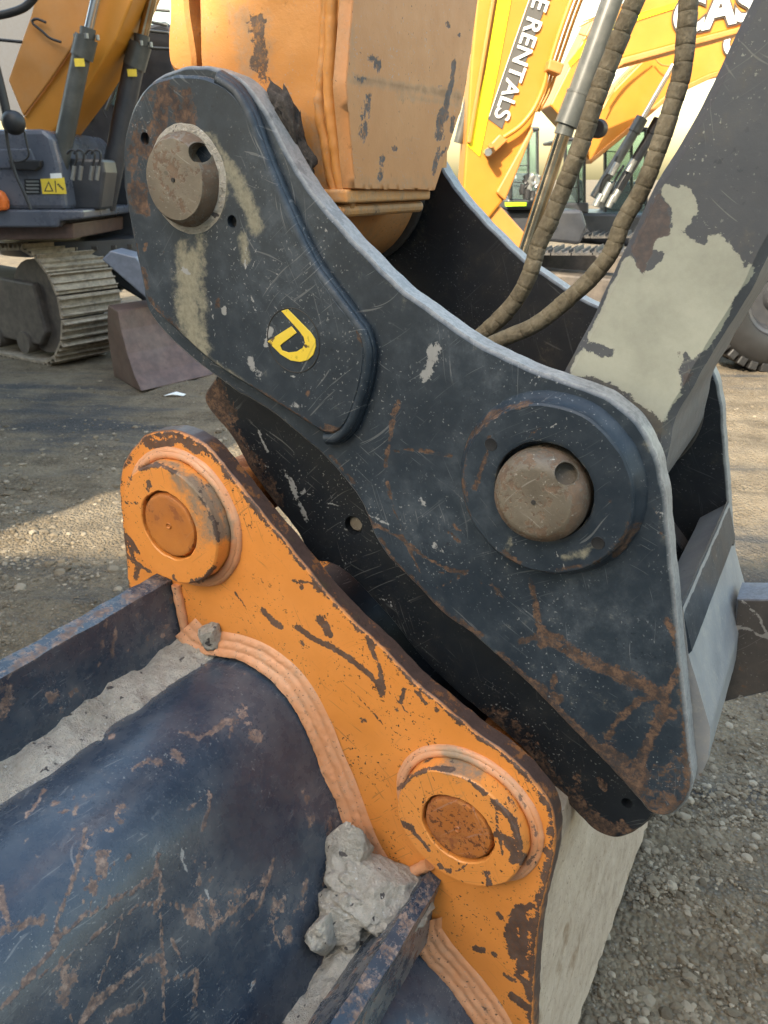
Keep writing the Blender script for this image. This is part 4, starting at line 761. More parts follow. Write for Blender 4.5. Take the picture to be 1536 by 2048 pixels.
# flange at the left
fl = [(334, -60), (336, 0), (346, 140), (380, 150), (372, 0), (370, -60)]
plate('flange', arm, np.array(xz(fl, YA)), YA, YA2, M['arm'], .004, [], .02, lambda V, uv, ed, side: {'side': side*0, 'dirt': np.full(len(V), .1)}, .0005)
# dirt caught behind the cheek
c6 = P(582, 270, .702); lump('dirt_clod', c6, (.020, .018, .040), 'crumbly dark dirt clod stuck between coupler cheek and arm', 5, 4, -.35, M['mud'], 'dirt', .6)
c7 = P(600, 320, .704); lump('dirt_clod', c7, (.016, .014, .035), 'lower greasy dirt clod between coupler cheek and arm', 15, 4, -.35, M['mud'], 'dirt', .6)

# ================================================================== LINK
YK = .725
zE = lambda a, b: (1100+a/3.151, 350+b/3.151)
lk0 = P(1230, 900, .8)
link = thing('bucket_link', (pin2c[0], .85, pin2c[1]), 'dark steel bucket link with pale primer showing through, right of the hoses', 'link')
link_px = [(1545, -90), (1502, 0), (1346, 308), (1319, 350), (1259, 474), (1211, 572), (1173, 655), (1148, 702), (1115, 765), (1085, 860), (1080, 960), (1130, 1050), (1220, 1060), (1300, 1000), (1338, 890), (1345, 850), (1358, 818), (1380, 783), (1405, 737), (1443, 674), (1503, 578), (1536, 509), (1600, 400), (1760, 60), (1820, -90)]
prim = [zE(*q) for q in ((690, 20), (760, 60), (885, 95), (930, 180), (915, 270), (850, 335), (815, 365), (870, 388), (930, 435), (972, 455), (1005, 390), (1085, 366), (1135, 450), (1190, 530), (1215, 575), (1330, 570), (1290, 650), (1190, 730), (1160, 820), (1120, 970), (1020, 1080), (900, 1180), (850, 1110), (820, 1250), (840, 1420), (760, 1470), (720, 1560), (620, 1480), (450, 1360), (300, 1290), (60, 1245), (40, 1200), (130, 1120), (190, 1000), (200, 900), (280, 720), (430, 440), (530, 530), (585, 640), (640, 510), (655, 410), (700, 390), (755, 385), (768, 200), (700, 150))]
brn = [zE(*q) for q in ((690, 0), (700, 100), (735, 170), (765, 200), (760, 380), (670, 405), (640, 500), (585, 645), (530, 540), (495, 420), (560, 260))]
brn2 = [zE(*q) for q in ((1300, 600), (1374, 500), (1374, 520), (1265, 730), (1080, 1020), (900, 1330), (850, 1400), (810, 1420), (800, 1100), (830, 1050), (870, 1180), (960, 1120), (1090, 980), (1130, 780), (1230, 680))]
def paint_link(V, uv, ed, side):
    pr = polyfield(uv, prim, 14)
    dk = strokes(uv, [([zE(250, 1080), zE(330, 1110), zE(370, 1120)], 10, .6), ([zE(620, 570), zE(700, 500)], 7, .8), ([zE(650, 540), zE(690, 510)], 9, .7)])
    return {'side': side, 'scr': np.where(side > 0, 0, np.clip(pr*1.0-dk, 0, 1)*.98+.0), 'wear': np.where(side > 0, .1, np.maximum(polyfield(uv, brn, 9)*.78, polyfield(uv, brn2, 26)*.60)), 'dirt': np.maximum(.15+.16*vnoise(V, 14, 5, 3), strokes(uv, [([zE(150, 1200), zE(300, 1260), zE(450, 1330), zE(580, 1370)], 22, .48), ([zE(560, 1420), zE(640, 1520), zE(690, 1600)], 18, .5), ([zE(330, 1240), zE(420, 1210)], 6, .35), ([zE(430, 540), zE(500, 620)], 14, .3)]))}
t_ = M['link']
lp = plate('link_plate', link, np.array(xz(link_px, YK)), YK, YK+.225, M['link'], .008, [], .0045, paint_link, .0006)
lathe('link_boss', link, pin2c, [(.03, YK-.008), (.068, YK-.008), (.071, YK-.004), (.071, YF-.02), (.066, YF-.012)], M['link'], 72, lambda V, uv, ri: {'dirt': np.full(len(V), .2), 'wear': np.full(len(V), .1)}, 0, cap=False)
for k in range(2):
    lathe('seal_ring', link, pin2c, [(.04, YF-.012+k*.005), (.086-k*.004, YF-.012+k*.005), (.088-k*.004, YF-.009+k*.005), (.088-k*.004, YF-.004+k*.004)], M['seal'], 72, cap=False)

# ================================================================== HOSES
def hose_mat():
    t = NT('dusty_hose_sleeve'); n1 = t.noise(25, 6, .7); n2 = t.noise(160, 5, .7)
    c = t.ramp(t.math('ADD', t.math('MULTIPLY', n1, .6), t.math('MULTIPLY', n2, .4)), [(.3, (.07, .056, .037)), (.44, (.17, .138, .088)), (.58, (.26, .215, .142)), (.72, (.36, .305, .215))])
    return t.done(c, .85, t.bump(t.math('ADD', n1, n2), .8, .003), spec=.25)
M['hose'] = hose_mat(); M['hosein'] = plain('black_hose_rubber', (.018, .016, .014), .6)
def hose(pts, rpx, label, y_a, y_b, gap_at=None):
    n = len(pts); q = np.array([P(a, b, y_a+(y_b-y_a)*i/(n-1)) for i, (a, b) in enumerate(pts)])
    c = catmull(q, False, .0035); L = np.r_[0, np.cumsum(np.linalg.norm(np.diff(c, axis=0), axis=1))]
    mid = pts[n//2]; z = float((P(mid[0], mid[1], (y_a+y_b)/2)-CAM)@(FV*cp-UV*sp)); r = rpx*z/FPX
    h = thing('hydraulic_hose', c[-1], label, 'hose', 'hydraulic hoses wrapped in dusty spiral guard')
    tube('hose_core', h, c, r*.86, M['hosein'], 12)
    pitch = r*1.7; k = 0; s = 0; r0 = random.Random(int(mid[0]))
    while s < L[-1]-pitch*.3:
        e = min(L[-1], s+pitch*r0.uniform(.9, 1.1)); g = 0
        i = np.where((L >= s) & (L <= e-g))[0]
        if len(i) >= 3:
            ph = r0.uniform(0, 6.28); rr = r*r0.uniform(.975, 1.02)
            seg = c[i[0]:i[-1]+2]; seg = np.concatenate([seg[:1], seg[:1]*.75+seg[1:2]*.25, seg[1:-1], seg[-1:]*.75+seg[-2:-1]*.25, seg[-1:]])
            V, Fc = tube('', None, seg, np.r_[rr*.935, rr, np.full(len(seg)-4, rr), rr*1.0, rr*.935], None, 18, V_only=True, rfun=lambda a, b: 1+.02*math.sin(2*b+ph)+.02*math.sin(5*b+a*.7))
            # slanted ends like a spiral wrap
            mesh_obj('guard_turn', V, Fc, M['hose'], h, angle=40)
        s = e; k += 1
    return h
hose([(1295, -60), (1270, 0), (1234, 89), (1194, 192), (1163, 286), (1131, 366), (1100, 442), (1079, 486), (1061, 544), (1036, 594), (1000, 637), (972, 662), (930, 700)], 17.5, 'dusty spiral wrapped hose, left of the pair entering the coupler', .87, .84)
hose([(1378, -60), (1377, 0), (1372, 67), (1364, 143), (1341, 223), (1314, 304), (1283, 380), (1247, 442), (1222, 504), (1187, 551), (1133, 601), (1068, 651), (1000, 680), (960, 700)], 17.5, 'dusty spiral wrapped hose, right of the pair, beside the primer patched link', .83, .80)

# ================================================================== BACKGROUND MACHINES
def slab(name, parent, px, D, thick, mat, bev=.01, attrs=None, D2=None):
    """polygon seen at pixel outline px on the upright plane D metres ahead, extruded away by `thick`"""
    A = [FZ(a, b, D if D2 is None else D+(D2-D)*i) for i, (a, b) in enumerate(px)] if D2 is None else [FZ(a, b, d) for (a, b), d in zip(px, D2)]
    n = len(A); p2 = np.array(px, float)*[1, -1]
    if area2(p2) < 0: A = A[::-1]
    V = A+[a+FV*thick for a in A]
    Fc = [list(range(n)), list(range(n, 2*n))[::-1]]+[(i, n+i, n+(i+1) % n, (i+1) % n) for i in range(n)]
    o = mesh_obj(name, V, Fc, mat, parent, smooth=False)
    if bev: bevelled(o, bev, 2)
    return o
def zdepth(p): return float((np.array(p)-CAM)@(FV*cp-UV*sp))
def rod(name, parent, a, b, wpx, mat, n=20, sub=1):
    a, b = np.array(a), np.array(b); r0 = wpx/2*zdepth(a)/FPX; r1 = wpx/2*zdepth(b)/FPX
    return tube(name, parent, [a, a*.5+b*.5, b], np.array([r0, (r0+r1)/2, r1]), mat, n)
def pipe(name, parent, px, D, wpx, mat, n=10):
    q = [FZ(a, b, D) for a, b in px]; c = catmull(np.array(q), False, .03); r = wpx/2*zdepth(q[0])/FPX; return tube(name, parent, c, r, mat, n)
def text(name, parent, body, o, xd, yd, size, mat, extrude=.002, offset=0, align='LEFT', xs=1.0, shear=0, nrm_off=0.0):
    cu = bpy.data.curves.new(name, 'FONT'); cu.body = body; cu.size = 1; cu.offset = offset; cu.align_x = align; cu.shear = shear; cu.extrude = 0
    to = bpy.data.objects.new(name, cu); COL.objects.link(to); dg = bpy.context.evaluated_depsgraph_get(); dg.update()
    me = bpy.data.meshes.new_from_object(to.evaluated_get(dg)); V = np.array([v.co[:] for v in me.vertices]); Fc = [list(p.vertices) for p in me.polygons]
    bpy.data.objects.remove(to); bpy.data.meshes.remove(me)
    xd = np.array(xd)/np.linalg.norm(xd); yd = np.array(yd); yd = yd-xd*(yd@xd); yd /= np.linalg.norm(yd); nn = np.cross(xd, yd)
    if nn@FV > 0: nn = -nn
    W = np.array(o)+V[:, :1]*size*xs*xd+V[:, 1:2]*size*yd+nn*nrm_off
    return mesh_obj(name, W, Fc, mat, parent, smooth=False)
M['obright'] = plain('machine_orange', (.50, .20, .02), .42, var=.06, scale=4, bump=.05, dust=.12, dustcol=(.5, .33, .14))
M['odull'] = plain('machine_orange_dusty', (.47, .195, .04), .45, var=.08, scale=5, bump=.05, dust=.3, dustcol=(.46, .30, .16))
M['hivis'] = plain('yellow_reflective_stripe', (.95, .80, .01), .4, var=.03, bump=.02)
M['lime'] = plain('lime_reflective_strip', (.50, .85, .02), .4, var=.05, bump=.02)
M['steelgrey'] = plain('grey_cylinder_paint', (.055, .058, .054), .35, var=.12, scale=12, bump=.05, dust=.2, dustcol=(.3, .28, .24))
M['darkgrey'] = plain('charcoal_machine_paint', (.030, .032, .038), .4, var=.2, scale=8, bump=.05, dust=.25, dustcol=(.12, .11, .10))
M['hood'] = plain('slate_hood_paint', (.085, .092, .115), .28, var=.12, scale=6, bump=.03, dust=.2, dustcol=(.22, .21, .20))
M['chrome'] = plain('chromed_rod', (.62, .60, .58), .16, 1, var=.05, bump=.02)
M['bronze'] = plain('oily_chrome_rod', (.42, .33, .22), .15, 1, var=.3, scale=8, bump=.02)
M['rubber'] = plain('black_rubber_hose', (.016, .0155, .016), .5)
M['white'] = plain('white_lettering', (.80, .79, .74), .5, var=.04, bump=.02)
M['ink'] = plain('dark_lettering_outline', (.07, .05, .035), .5)
M['plaque'] = plain('grey_sign_panel', (.085, .08, .072), .5, var=.08, bump=.02)
M['fitting'] = plain('zinc_fitting', (.25, .25, .235), .35, .6)
M['yellowsticker'] = plain('yellow_warning_sticker', (.75, .55, .05), .5, var=.08, bump=.02)
M['amber'] = plain('orange_lamp_lens', (.75, .17, .03), .25)
M['trackshoe'] = plain('dirt_caked_track_shoe', (.30, .245, .18), .8, var=.4, scale=25, bump=.6, dust=.6, dustcol=(.42, .35, .25))
M['trackdark'] = plain('dark_track_shoe', (.045, .042, .040), .6, var=.4, scale=30, bump=.5, dust=.4, dustcol=(.20, .18, .15))
M['frame'] = plain('dusty_track_frame', (.075, .062, .052), .7, var=.35, scale=14, bump=.4, dust=.5, dustcol=(.16, .13, .10))
M['rustblade'] = plain('rusty_brown_blade', (.105, .062, .048), .55, var=.3, scale=14, bump=.3, dust=.3, dustcol=(.2, .15, .12))
M['bluegrey'] = plain('blue_grey_panel', (.15, .165, .20), .45)
M['greywall'] = plain('grey_sheet_wall', (.04, .044, .054), .6)
def glass_mat():
    t = NT('tinted_cab_glass'); t.b.inputs['Base Color'].default_value = (.62, .80, .76, 1); t.b.inputs['Roughness'].default_value = .06; t.b.inputs['Transmission Weight'].default_value = .9; t.b.inputs['IOR'].default_value = 1.08
    t.b.inputs['Specular IOR Level'].default_value = 1; return t.m
M['glass'] = glass_mat()
def track(parent, o, a, b, L, H, W, pitch, shoe_mat, sag=0, nshow=None):
    """crawler track: near lower front corner o on the ground, a = towards the front, b = across; shoes, frame, idler, rollers"""
    a = np.array(a)/np.linalg.norm(a); b = np.array(b)/np.linalg.norm(b); r = H/2; path = []
    n1 = int((L-2*r)/.02); 
    for k in range(n1): path.append((-(r+(L-2*r)*(1-k/n1)), H-.05*math.sin(math.pi*k/n1)))
    for k in range(40): t = math.pi*k/40; path.append((-r+r*math.sin(t), r+r*math.cos(t)))
    for k in range(n1): path.append((-(r+(L-2*r)*k/n1), 0))
    for k in range(40): t = math.pi*k/40; path.append((-(L-r)-r*math.sin(t), r-r*math.cos(t)))
    p = np.array(path); s = np.r_[0, np.cumsum(np.linalg.norm(np.diff(p, axis=0), axis=1))]; tot = s[-1]; N = int(tot/pitch)
    me0 = None
    # one shoe: plate with three grouser bars; x along the path, y across, z outwards
    sec = [(-.47, 0), (-.47, .022), (-.42, .022), (-.40, .055), (-.34, .055), (-.31, .020), (-.05, .02), (-.03, .042), (.03, .042), (.05, .02), (.31, .02), (.34, .045), (.38, .045), (.40, .018), (.49, .018), (.49, 0)]
    V = [(x*pitch, y*W, z) for y in (0, 1) for x, z in sec]; n = len(sec)
    Fc = [list(range(n))[::-1], [n+i for i in range(n)]]+[(i, (i+1) % n, n+(i+1) % n, n+i) for i in range(n)]
    me = bpy.data.meshes.new('track_shoe'); me.from_pydata(V, [], Fc); me.update(); bm = bmesh.new(); bm.from_mesh(me); bmesh.ops.recalc_face_normals(bm, faces=bm.faces); bm.to_mesh(me); bm.free(); me.materials.append(shoe_mat)
    base = np.array(parent.location)
    for k in range(N):
        q = (k+.5)*tot/N; x = np.interp(q, s, p[:, 0]); z = np.interp(q, s, p[:, 1]); x2 = np.interp(q+.01, s, p[:, 0]); z2 = np.interp(q+.01, s, p[:, 1])
        tx, tz = x2-x, z2-z; l = math.hypot(tx, tz)+1e-9; T = a*(tx/l)+UV*(tz/l); Nn = a*(-tz/l)+UV*(tx/l)
        m = Matrix.Identity(4)
        for i in range(3): m[i][0] = T[i]; m[i][1] = b[i]; m[i][2] = Nn[i]; m[i][3] = (np.array(o)+a*x+UV*(z+.03)-base)[i]
        so_ = bpy.data.objects.new('track_shoe', me); COL.objects.link(so_); so_.parent = parent; so_.matrix_local = m
    fr = [(-r*.75, H*.30), (-r*.9, H*.74), (-L*.5, H*.80), (-L+r, H*.72), (-L+r*.8, H*.32), (-L+r, .16), (-r*1.0, .14)]
    V = [np.array(o)+a*x+UV*z+b*y for y in (W*.10, W*.9) for x, z in fr]; n = len(fr)
    bevelled(mesh_obj('track_frame', V, [list(range(n)), [n+i for i in range(n)][::-1]]+[(i, n+i, n+(i+1) % n, (i+1) % n) for i in range(n)], M['frame'], parent, smooth=False), .02)
    for cx in (-r, -L+r):
        c = np.array(o)+a*cx+UV*(r+.02); tube('idler_wheel', parent, [c+b*W*.2, c+b*W*.5, c+b*W*.8], r*.86, M['frame'], 28)
    for k in range(6):
        c = np.array(o)+a*(-r-(L-2*r)*(k+.5)/6)+UV*.15; tube('roller', parent, [c+b*W*.06, c+b*W*.5, c+b*W*.94], .09, M['frame'], 14)

# ---------------------------------------------------------------- left excavator
dA = 6.1; lo = G(138, 742); lb = RV*.57+FV*.82; la = RV*.82-FV*.57
ex1 = thing('tracked_excavator', lo*np.array([1, 1, 0]), 'orange and slate excavator with muddy track, left behind the coupler', 'excavator')
track(ex1, lo*np.array([1, 1, 0])+lb*0, la, lb, 3.4, .86, .56, .17, M['trackshoe'])
# house with rounded hood
def prism_fr(name, parent, px, D, thick, mat, bev): return slab(name, parent, px, D, thick, mat, bev)
hood = slab('engine_hood', ex1, [(-90, 258), (88, 258), (104, 272), (118, 325), (134, 420), (-90, 420)], 6.0, 1.2, M['hood'], .06)
slab('hood_step', ex1, [(-90, 300), (60, 296), (74, 330), (40, 338), (-90, 338)], 5.985, .03, M['hood'], .012)
slab('deck_beam', ex1, [(-90, 419), (166, 420), (166, 438), (120, 442), (116, 455), (-90, 455)], 5.95, 1.3, M['hood'], .015)
slab('turntable_skirt', ex1, [(-90, 445), (146, 447), (146, 478), (-90, 482)], 6.05, 1.2, M['rustblade'], .01)
slab('undercarriage', ex1, [(60, 482), (212, 474), (236, 520), (250, 575), (200, 600), (80, 560)], 7.4, .9, M['darkgrey'], .04)
sc_ = FZ(110, 505, 6.6); tube('swing_ring', ex1, [sc_+UV*-.03+FV*.5, sc_+UV*.02+FV*.5, sc_+UV*.09+FV*.5], .62, M['darkgrey'], 40)
for k in range(10):
    a0 = -1.2+k*.25; q = sc_+FV*.5+(-FV*math.cos(a0)+RV*math.sin(a0))*.625; V_, F_ = box_pts(q+UV*.02-RV*.03, RV*.06, FV*.03, UV*.03); mesh_obj('ring_bolt', V_, F_, M['frame'], ex1, smooth=False)
for k in range(4): slab('louver_slat', hood, [(51, 361+k*7), (76, 361+k*7), (78, 365+k*7), (53, 365+k*7)], 5.985, .02, M['fitting'], 0)
slab('louver_recess', hood, [(48, 358), (79, 358), (81, 388), (50, 388)], 5.994, .01, M['black'], 0)
slab('warning_sticker', hood, [(81, 358), (128, 355), (133, 388), (85, 388)], 5.993, .005, M['yellowsticker'], 0)
slab('sticker_symbol', hood, [(88, 383), (97, 362), (107, 383)], 5.991, .002, M['ink'], 0)
slab('sticker_symbol', hood, [(91.5, 381), (97, 367), (103.5, 381)], 5.9895, .001, M['yellowsticker'], 0)
slab('sticker_symbol', hood, [(109, 361), (111, 361), (113, 385), (111, 385)], 5.991, .002, M['ink'], 0)
for k in range(4): slab('sticker_symbol', hood, [(114+k*3, 368+k*3), (118+k*3, 367+k*3), (119+k*3, 370+k*3), (115+k*3, 371+k*3)], 5.991, .002, M['ink'], 0)
slab('white_label', hood, [(100, 347), (122, 346), (124, 356), (101, 357)], 5.993, .004, M['white'], 0)
slab('filler_cap', hood, [(14, 318), (82, 320), (80, 334), (70, 342), (22, 340)], 5.93, .06, M['rubber'], .01)
slab('side_lamp', ex1, [(-12, 378), (2, 384), (11, 402), (12, 420), (-12, 424)], 5.9, .08, M['amber'], .02)
pipe('grab_rail', ex1, [(0, 165), (8, 230), (20, 310), (32, 350), (48, 385), (62, 420)], 5.75, 6.5, M['rubber'])
pipe('grab_rail', ex1, [(44, 245), (54, 290), (57, 312), (46, 322), (30, 324)], 5.75, 4, M['rubber'])
mc = FZ(25, 245, 5.7); tube('mirror_head', ex1, [mc-FV*.03, mc, mc+FV*.03, mc+FV*.06], np.array([.045, .075, .075, .05]), M['rubber'], 20)
pipe('mirror_stem', ex1, [(-10, 130), (5, 190), (14, 230)], 5.75, 18, M['rubber'])
# boom: near web with a folded lower face
slab('boom_web', ex1, [(84, -60), (62, 30), (16, 160), (46, 232), (100, 160), (170, 55), (210, -60)], 6.25, .03, M['odull'], .01)
slab('boom_box', ex1, [(100, -60), (170, 55), (100, 160), (46, 232), (52, 268), (102, 272), (170, 180), (232, 80), (290, -60)], 6.3, .55, M['obright'], .015)
pipe('boom_hose', ex1, [(122, 84), (100, 76), (84, 62), (64, 42), (70, 38), (92, 45)], 6.2, 5, M['rubber'])
pipe('upper_hose', ex1, [(-20, 34), (20, 26), (50, 14), (75, -12)], 5.8, 15, M['rubber'])
pipe('upper_hose', ex1, [(-20, 78), (44, 84)], 6.1, 6, M['rubber'])
for k, (x0, y0_, x1, y1_, x2, y2_, x3, y3_, D) in enumerate(((204, -60, 176, 64, 176, 60, 163, 115, 6.14), (316, -60, 284, 78, 284, 74, 268, 135, 6.6))):
    rod('cylinder_rod', ex1, FZ(x0, y0_, D), FZ(x1, y1_, D), 19 if k == 0 else 21, M['chrome'] if k == 0 else M['bronze'])
    g = rod('cylinder_gland', ex1, FZ(x2, y2_-4, D), FZ(x2-2, y2_+16, D), 30, M['steelgrey'])
    rod('cylinder_collar', ex1, FZ(x2-3, y2_+14, D), FZ(x3, y3_, D), 44, M['steelgrey'])
    rod('cylinder_tube', ex1, FZ(x3, y3_-6, D), FZ(x3-58, y3_+280, D), 36 if k == 0 else 40, M['steelgrey'] if k == 0 else M['darkgrey'])
    for j in range(5): a0 = j*1.25; q = FZ(x2-3, y2_+14, D)+RV*math.cos(a0)*.075-FV*abs(math.sin(a0))*.07; tube('gland_bolt', g, [q-UV*.02, q+UV*.012], .014, M['fitting'], 8)
    s0 = FZ(x3-3, y3_+18, D-.098); V_, F_ = box_pts(s0-RV*.034, RV*.068-FV*.0+UV*.0, FV*.002, UV*.048); st_ = mesh_obj('warning_sticker', V_, F_, M['yellowsticker'], ex1, smooth=False)
# cab standing behind the cylinders
cabn = slab('cab_shell', ex1, [(150, 150), (215, 90), (258, 60), (330, 40), (350, 60), (350, 640), (214, 560), (140, 440), (118, 330)], 7.3, 1.0, M['darkgrey'], .03)
for q in ([(219, 122), (236, 120), (243, 160), (228, 212), (218, 200)], [(176, 168), (188, 167), (191, 187), (179, 188)], [(148, 222), (186, 222), (188, 240), (146, 240)], [(168, 190), (198, 190), (199, 200), (168, 200)], [(246, 120), (262, 90), (268, 150), (240, 230)]):
    slab('cab_window', ex1, q, 7.28, .015, M['glass'], 0)
for px_ in ([(222, 60), (262, 30), (300, 20), (340, 22)], [(235, 50), (270, 42), (335, 50)], [(240, 72), (300, 95), (340, 98)], [(262, 20), (272, 60), (300, 62), (338, 66)], [(240, 108), (228, 180), (212, 220)]): pipe('hydraulic_line', ex1, px_, 7.2, 6, M['steelgrey'])
for px_ in ([(140, 250), (178, 300), (195, 335)], [(172, 215), (180, 250), (186, 262)], [(206, 185), (204, 215), (212, 235)]): pipe('hydraulic_line', ex1, px_, 7.15, 3.5, M['rubber'])
for k, x in enumerate((148, 162, 184, 196)):
    pipe('hose_loop', ex1, [(x-14, 308), (x-6, 300), (x+4, 303), (x+5, 318), (x-1, 334)], 5.9, 4.5, M['rubber']); rod('hose_fitting', ex1, FZ(x+1, 332, 5.9), FZ(x-3, 360, 5.9), 8, M['fitting'])
slab('valve_block', ex1, [(120, 316), (205, 318), (210, 345), (200, 420), (140, 420)], 6.2, .3, M['darkgrey'], .02)
# dozer blade of the same machine, rusty
bq = RV*.58-FV*.81; bl = RV*.62+FV*.78; b0 = G(228, 752)*np.array([1, 1, 0])
prof = [(0, 0), (-.02, .30), (.06, .50), (.10, .55), (.30, .53), (.33, .40), (.40, .24), (.50, .10), (.62, .01), (.58, 0)]
V = [b0+bq*x+UV*z+bl*y for y in (0, 1.9) for x, z in prof]; n = len(prof)
bevelled(mesh_obj('dozer_blade', V, [list(range(n)), [n+i for i in range(n)][::-1]]+[(i, n+i, n+(i+1) % n, (i+1) % n) for i in range(n)], M['rustblade'], ex1, smooth=False), .008)
slab('blade_arm', ex1, [(203, 519), (221, 501), (272, 514), (330, 600), (296, 600)], 5.75, .25, M['bluegrey'], .01)
# orange machine glimpsed between cylinder and arm
ex4 = thing('far_excavator', FZ(312, 150, 8.6)*np.array([1, 1, 0]), 'orange machine glimpsed between grey cylinder and the near arm', 'excavator')
slab('engine_cover', ex4, [(284, 96), (360, 100), (360, 230), (284, 200)], 8.6, .6, M['odull'], .02)
slab('cover_base', ex4, [(280, 198), (360, 228), (365, 640), (282, 640)], 8.65, .6, M['darkgrey'], .02)
text('lettering', ex4, 'CASE', FZ(300, 116, 8.58), RV, UV, .16, M['bluegrey'], offset=.02)
pipe('handrail', ex4, [(304, 145), (304, 132), (312, 130), (345, 131)], 8.55, 4, M['rubber'])
slab('filter_box', ex4, [(300, 140), (345, 138), (345, 170), (300, 172)], 8.5, .2, M['rubber'], .04)
# grey sheet wall far left
wl = slab('grey_wall', None, [(-200, -120), (90, -120), (90, 240), (-200, 240)], 13, .2, M['greywall'], 0); setp(wl, 'plain blue grey wall behind the left boom', 'wall')
# scrap of paper on the ground
pc = G(335, 792); pv = [(0, 0, .01), (.06, .02, .025), (.13, .0, .012), (.12, -.03, .008), (.05, -.035, .02), (-.02, -.02, .006)]
V = [pc+RV*x+FV*y+UV*z for x, y, z in pv]; V = V+[v+UV*.002 for v in V]; n = 6
pp_ = mesh_obj('paper_scrap', V, [list(range(n))[::-1], [n+i for i in range(n)]]+[(i, (i+1) % n, n+(i+1) % n, n+i) for i in range(n)], M['white'], None, smooth=False); setp(pp_, 'small white paper scrap on the ground before the rusty blade', 'litter')

# ---------------------------------------------------------------- rental excavator arm (right of the near arm)
z3 = lambda a, b: (850+a/2.239, b/2.239)
DR = 4.2
ex2 = thing('rental_excavator', FZ(1000, 900, DR)*np.array([1, 1, 0])+FV*.6, 'orange rental excavator arm with yellow stripe and grey lettered panel', 'excavator')
slab('arm_web', ex2, [z3(240, -120), z3(690, -120), z3(560, 290), z3(480, 560), z3(350, 900), z3(270, 1000), z3(160, 1000), z3(185, 620), z3(205, 270)], DR, .32, M['obright'], .012)
slab('arm_edge', ex2, [z3(315, -100), z3(330, -100), z3(206, 640), z3(190, 640)], DR-.03, .04, M['odull'], .004)
slab('arm_side', ex2, [z3(480, 565), z3(486, 590), z3(360, 900), z3(318, 862)], DR-.03, .3, M['odull'], .008)
slab('yellow_stripe', ex2, [z3(345, -120), z3(402, -120), z3(385, 0), z3(330, 300), z3(245, 700), z3(190, 650), z3(270, 320)], DR-.006, .004, M['hivis'], 0)
slab('sign_panel', ex2, [z3(512, -120), z3(590, -120), z3(345, 578), z3(283, 532)], DR-.005, .004, M['plaque'], 0)
pipe('panel_border', ex2, [z3(508, -120), z3(400, 190), z3(288, 520)], DR-.008, 1.5, M['white'])
e_, s_ = FZ(*z3(308, 524), DR-.012), FZ(*z3(485, 0), DR-.012); up_ = FZ(*z3(365, 550), DR-.012)-e_
text('lettering', ex2, 'CASE RENTALS', e_, e_-s_, up_, .106, M['white'], offset=.012, align='RIGHT', xs=1.02)
for dx, w_ in ((0, 11), (26, 7), (46, 7)): pipe('hydraulic_pipe', ex2, [z3(700+dx, -110), z3(655+dx, 0), z3(560+dx*.9, 280), z3(520+dx*.7, 420), z3(480+dx*.6, 500), z3(420+dx*1.0, 570), z3(352+dx, 615+dx*.6)][:(7 if dx == 0 else 5)], DR-.05+dx*.002, w_, M['obright'])
slab('pipe_clamp', ex2, [z3(560, 262), z3(625, 285), z3(608, 335), z3(548, 312)], DR-.12, .1, M['odull'], .006)
slab('pipe_bracket', ex2, [z3(335, 600), z3(375, 625), z3(290, 705), z3(262, 680)], DR-.06, .05, M['odull'], .006)
bt = FZ(*z3(280, 682), DR-.08); tube('bracket_bolt', ex2, [bt-FV*.03, bt, bt+FV*.03], .018, M['fitting'], 12)
bt = FZ(*z3(293, 652), DR-.08); tube('bracket_bolt', ex2, [bt-FV*.02, bt, bt+FV*.03], .011, M['odull'], 10)
pts = [(862, -80), (700, 400), (692, 425), (628, 560), (600, 620), (470, 1080)]
DC = 3.9
rod('cylinder_tube', ex2, FZ(*z3(870, -90), DC), FZ(*z3(685, 425), DC), 43, M['steelgrey'], 28)
rod('cylinder_collar', ex2, FZ(*z3(688, 418), DC), FZ(*z3(632, 562), DC), 48, M['steelgrey'], 28)
rod('cylinder_gland', ex2, FZ(*z3(634, 556), DC), FZ(*z3(618, 606), DC), 37, M['steelgrey'], 28)
rod('cylinder_rod', ex2, FZ(*z3(618, 600), DC), FZ(*z3(440, 1150), DC), 29, M['bronze'], 28)
rod('tube_ring', ex2, FZ(*z3(690, 412), DC), FZ(*z3(686, 424), DC), 50, M['steelgrey'], 28)
rod('second_cylinder', ex2, FZ(*z3(200, 440), DR+.2), FZ(*z3(150, 640), DR+.2), 20, M['steelgrey'])
# its body further back, below the far cheek
slab('lower_linkage', ex2, [z3(300, 880), z3(480, 1080), z3(500, 1300), z3(250, 1300), z3(150, 1000)], DR+.02, .3, M['odull'], .01)

# ---------------------------------------------------------------- two more excavators behind
ex3 = thing('tracked_excavator', FZ(1290, 300, 7.6)*np.array([1, 1, 0]), 'orange excavator boom with large white lettering at upper right', 'excavator')
slab('boom_web', ex3, [z3(560, 470), z3(650, 290), z3(760, 70), z3(900, 8), z3(1130, -40), z3(1700, -140), z3(1700, 40), z3(1400, 128), z3(1210, 176), z3(890, 262), z3(790, 330), z3(640, 560)], 7.6, .5, M['obright'], .015)
slab('boom_flange', ex3, [z3(1700, 36), z3(1400, 124), z3(1210, 172), z3(890, 258), z3(790, 326), z3(795, 350), z3(893, 287), z3(1212, 200), z3(1402, 150), z3(1700, 60)], 7.55, .55, M['odull'], .008)
slab('boom_stripe', ex3, [z3(1150, 2), z3(1150, 28), z3(960, 88), z3(780, 170), z3(650, 300), z3(640, 280), z3(760, 130), z3(950, 62)], 7.59, .006, M['hivis'], 0)
o_, x_ = FZ(*z3(1104, 158), 7.585), FZ(*z3(1430, 88), 7.585)
text('lettering', ex3, 'CASE', o_, x_-o_, UV-RV*.12, .37, M['ink'], offset=.075, xs=1.02, shear=.12)
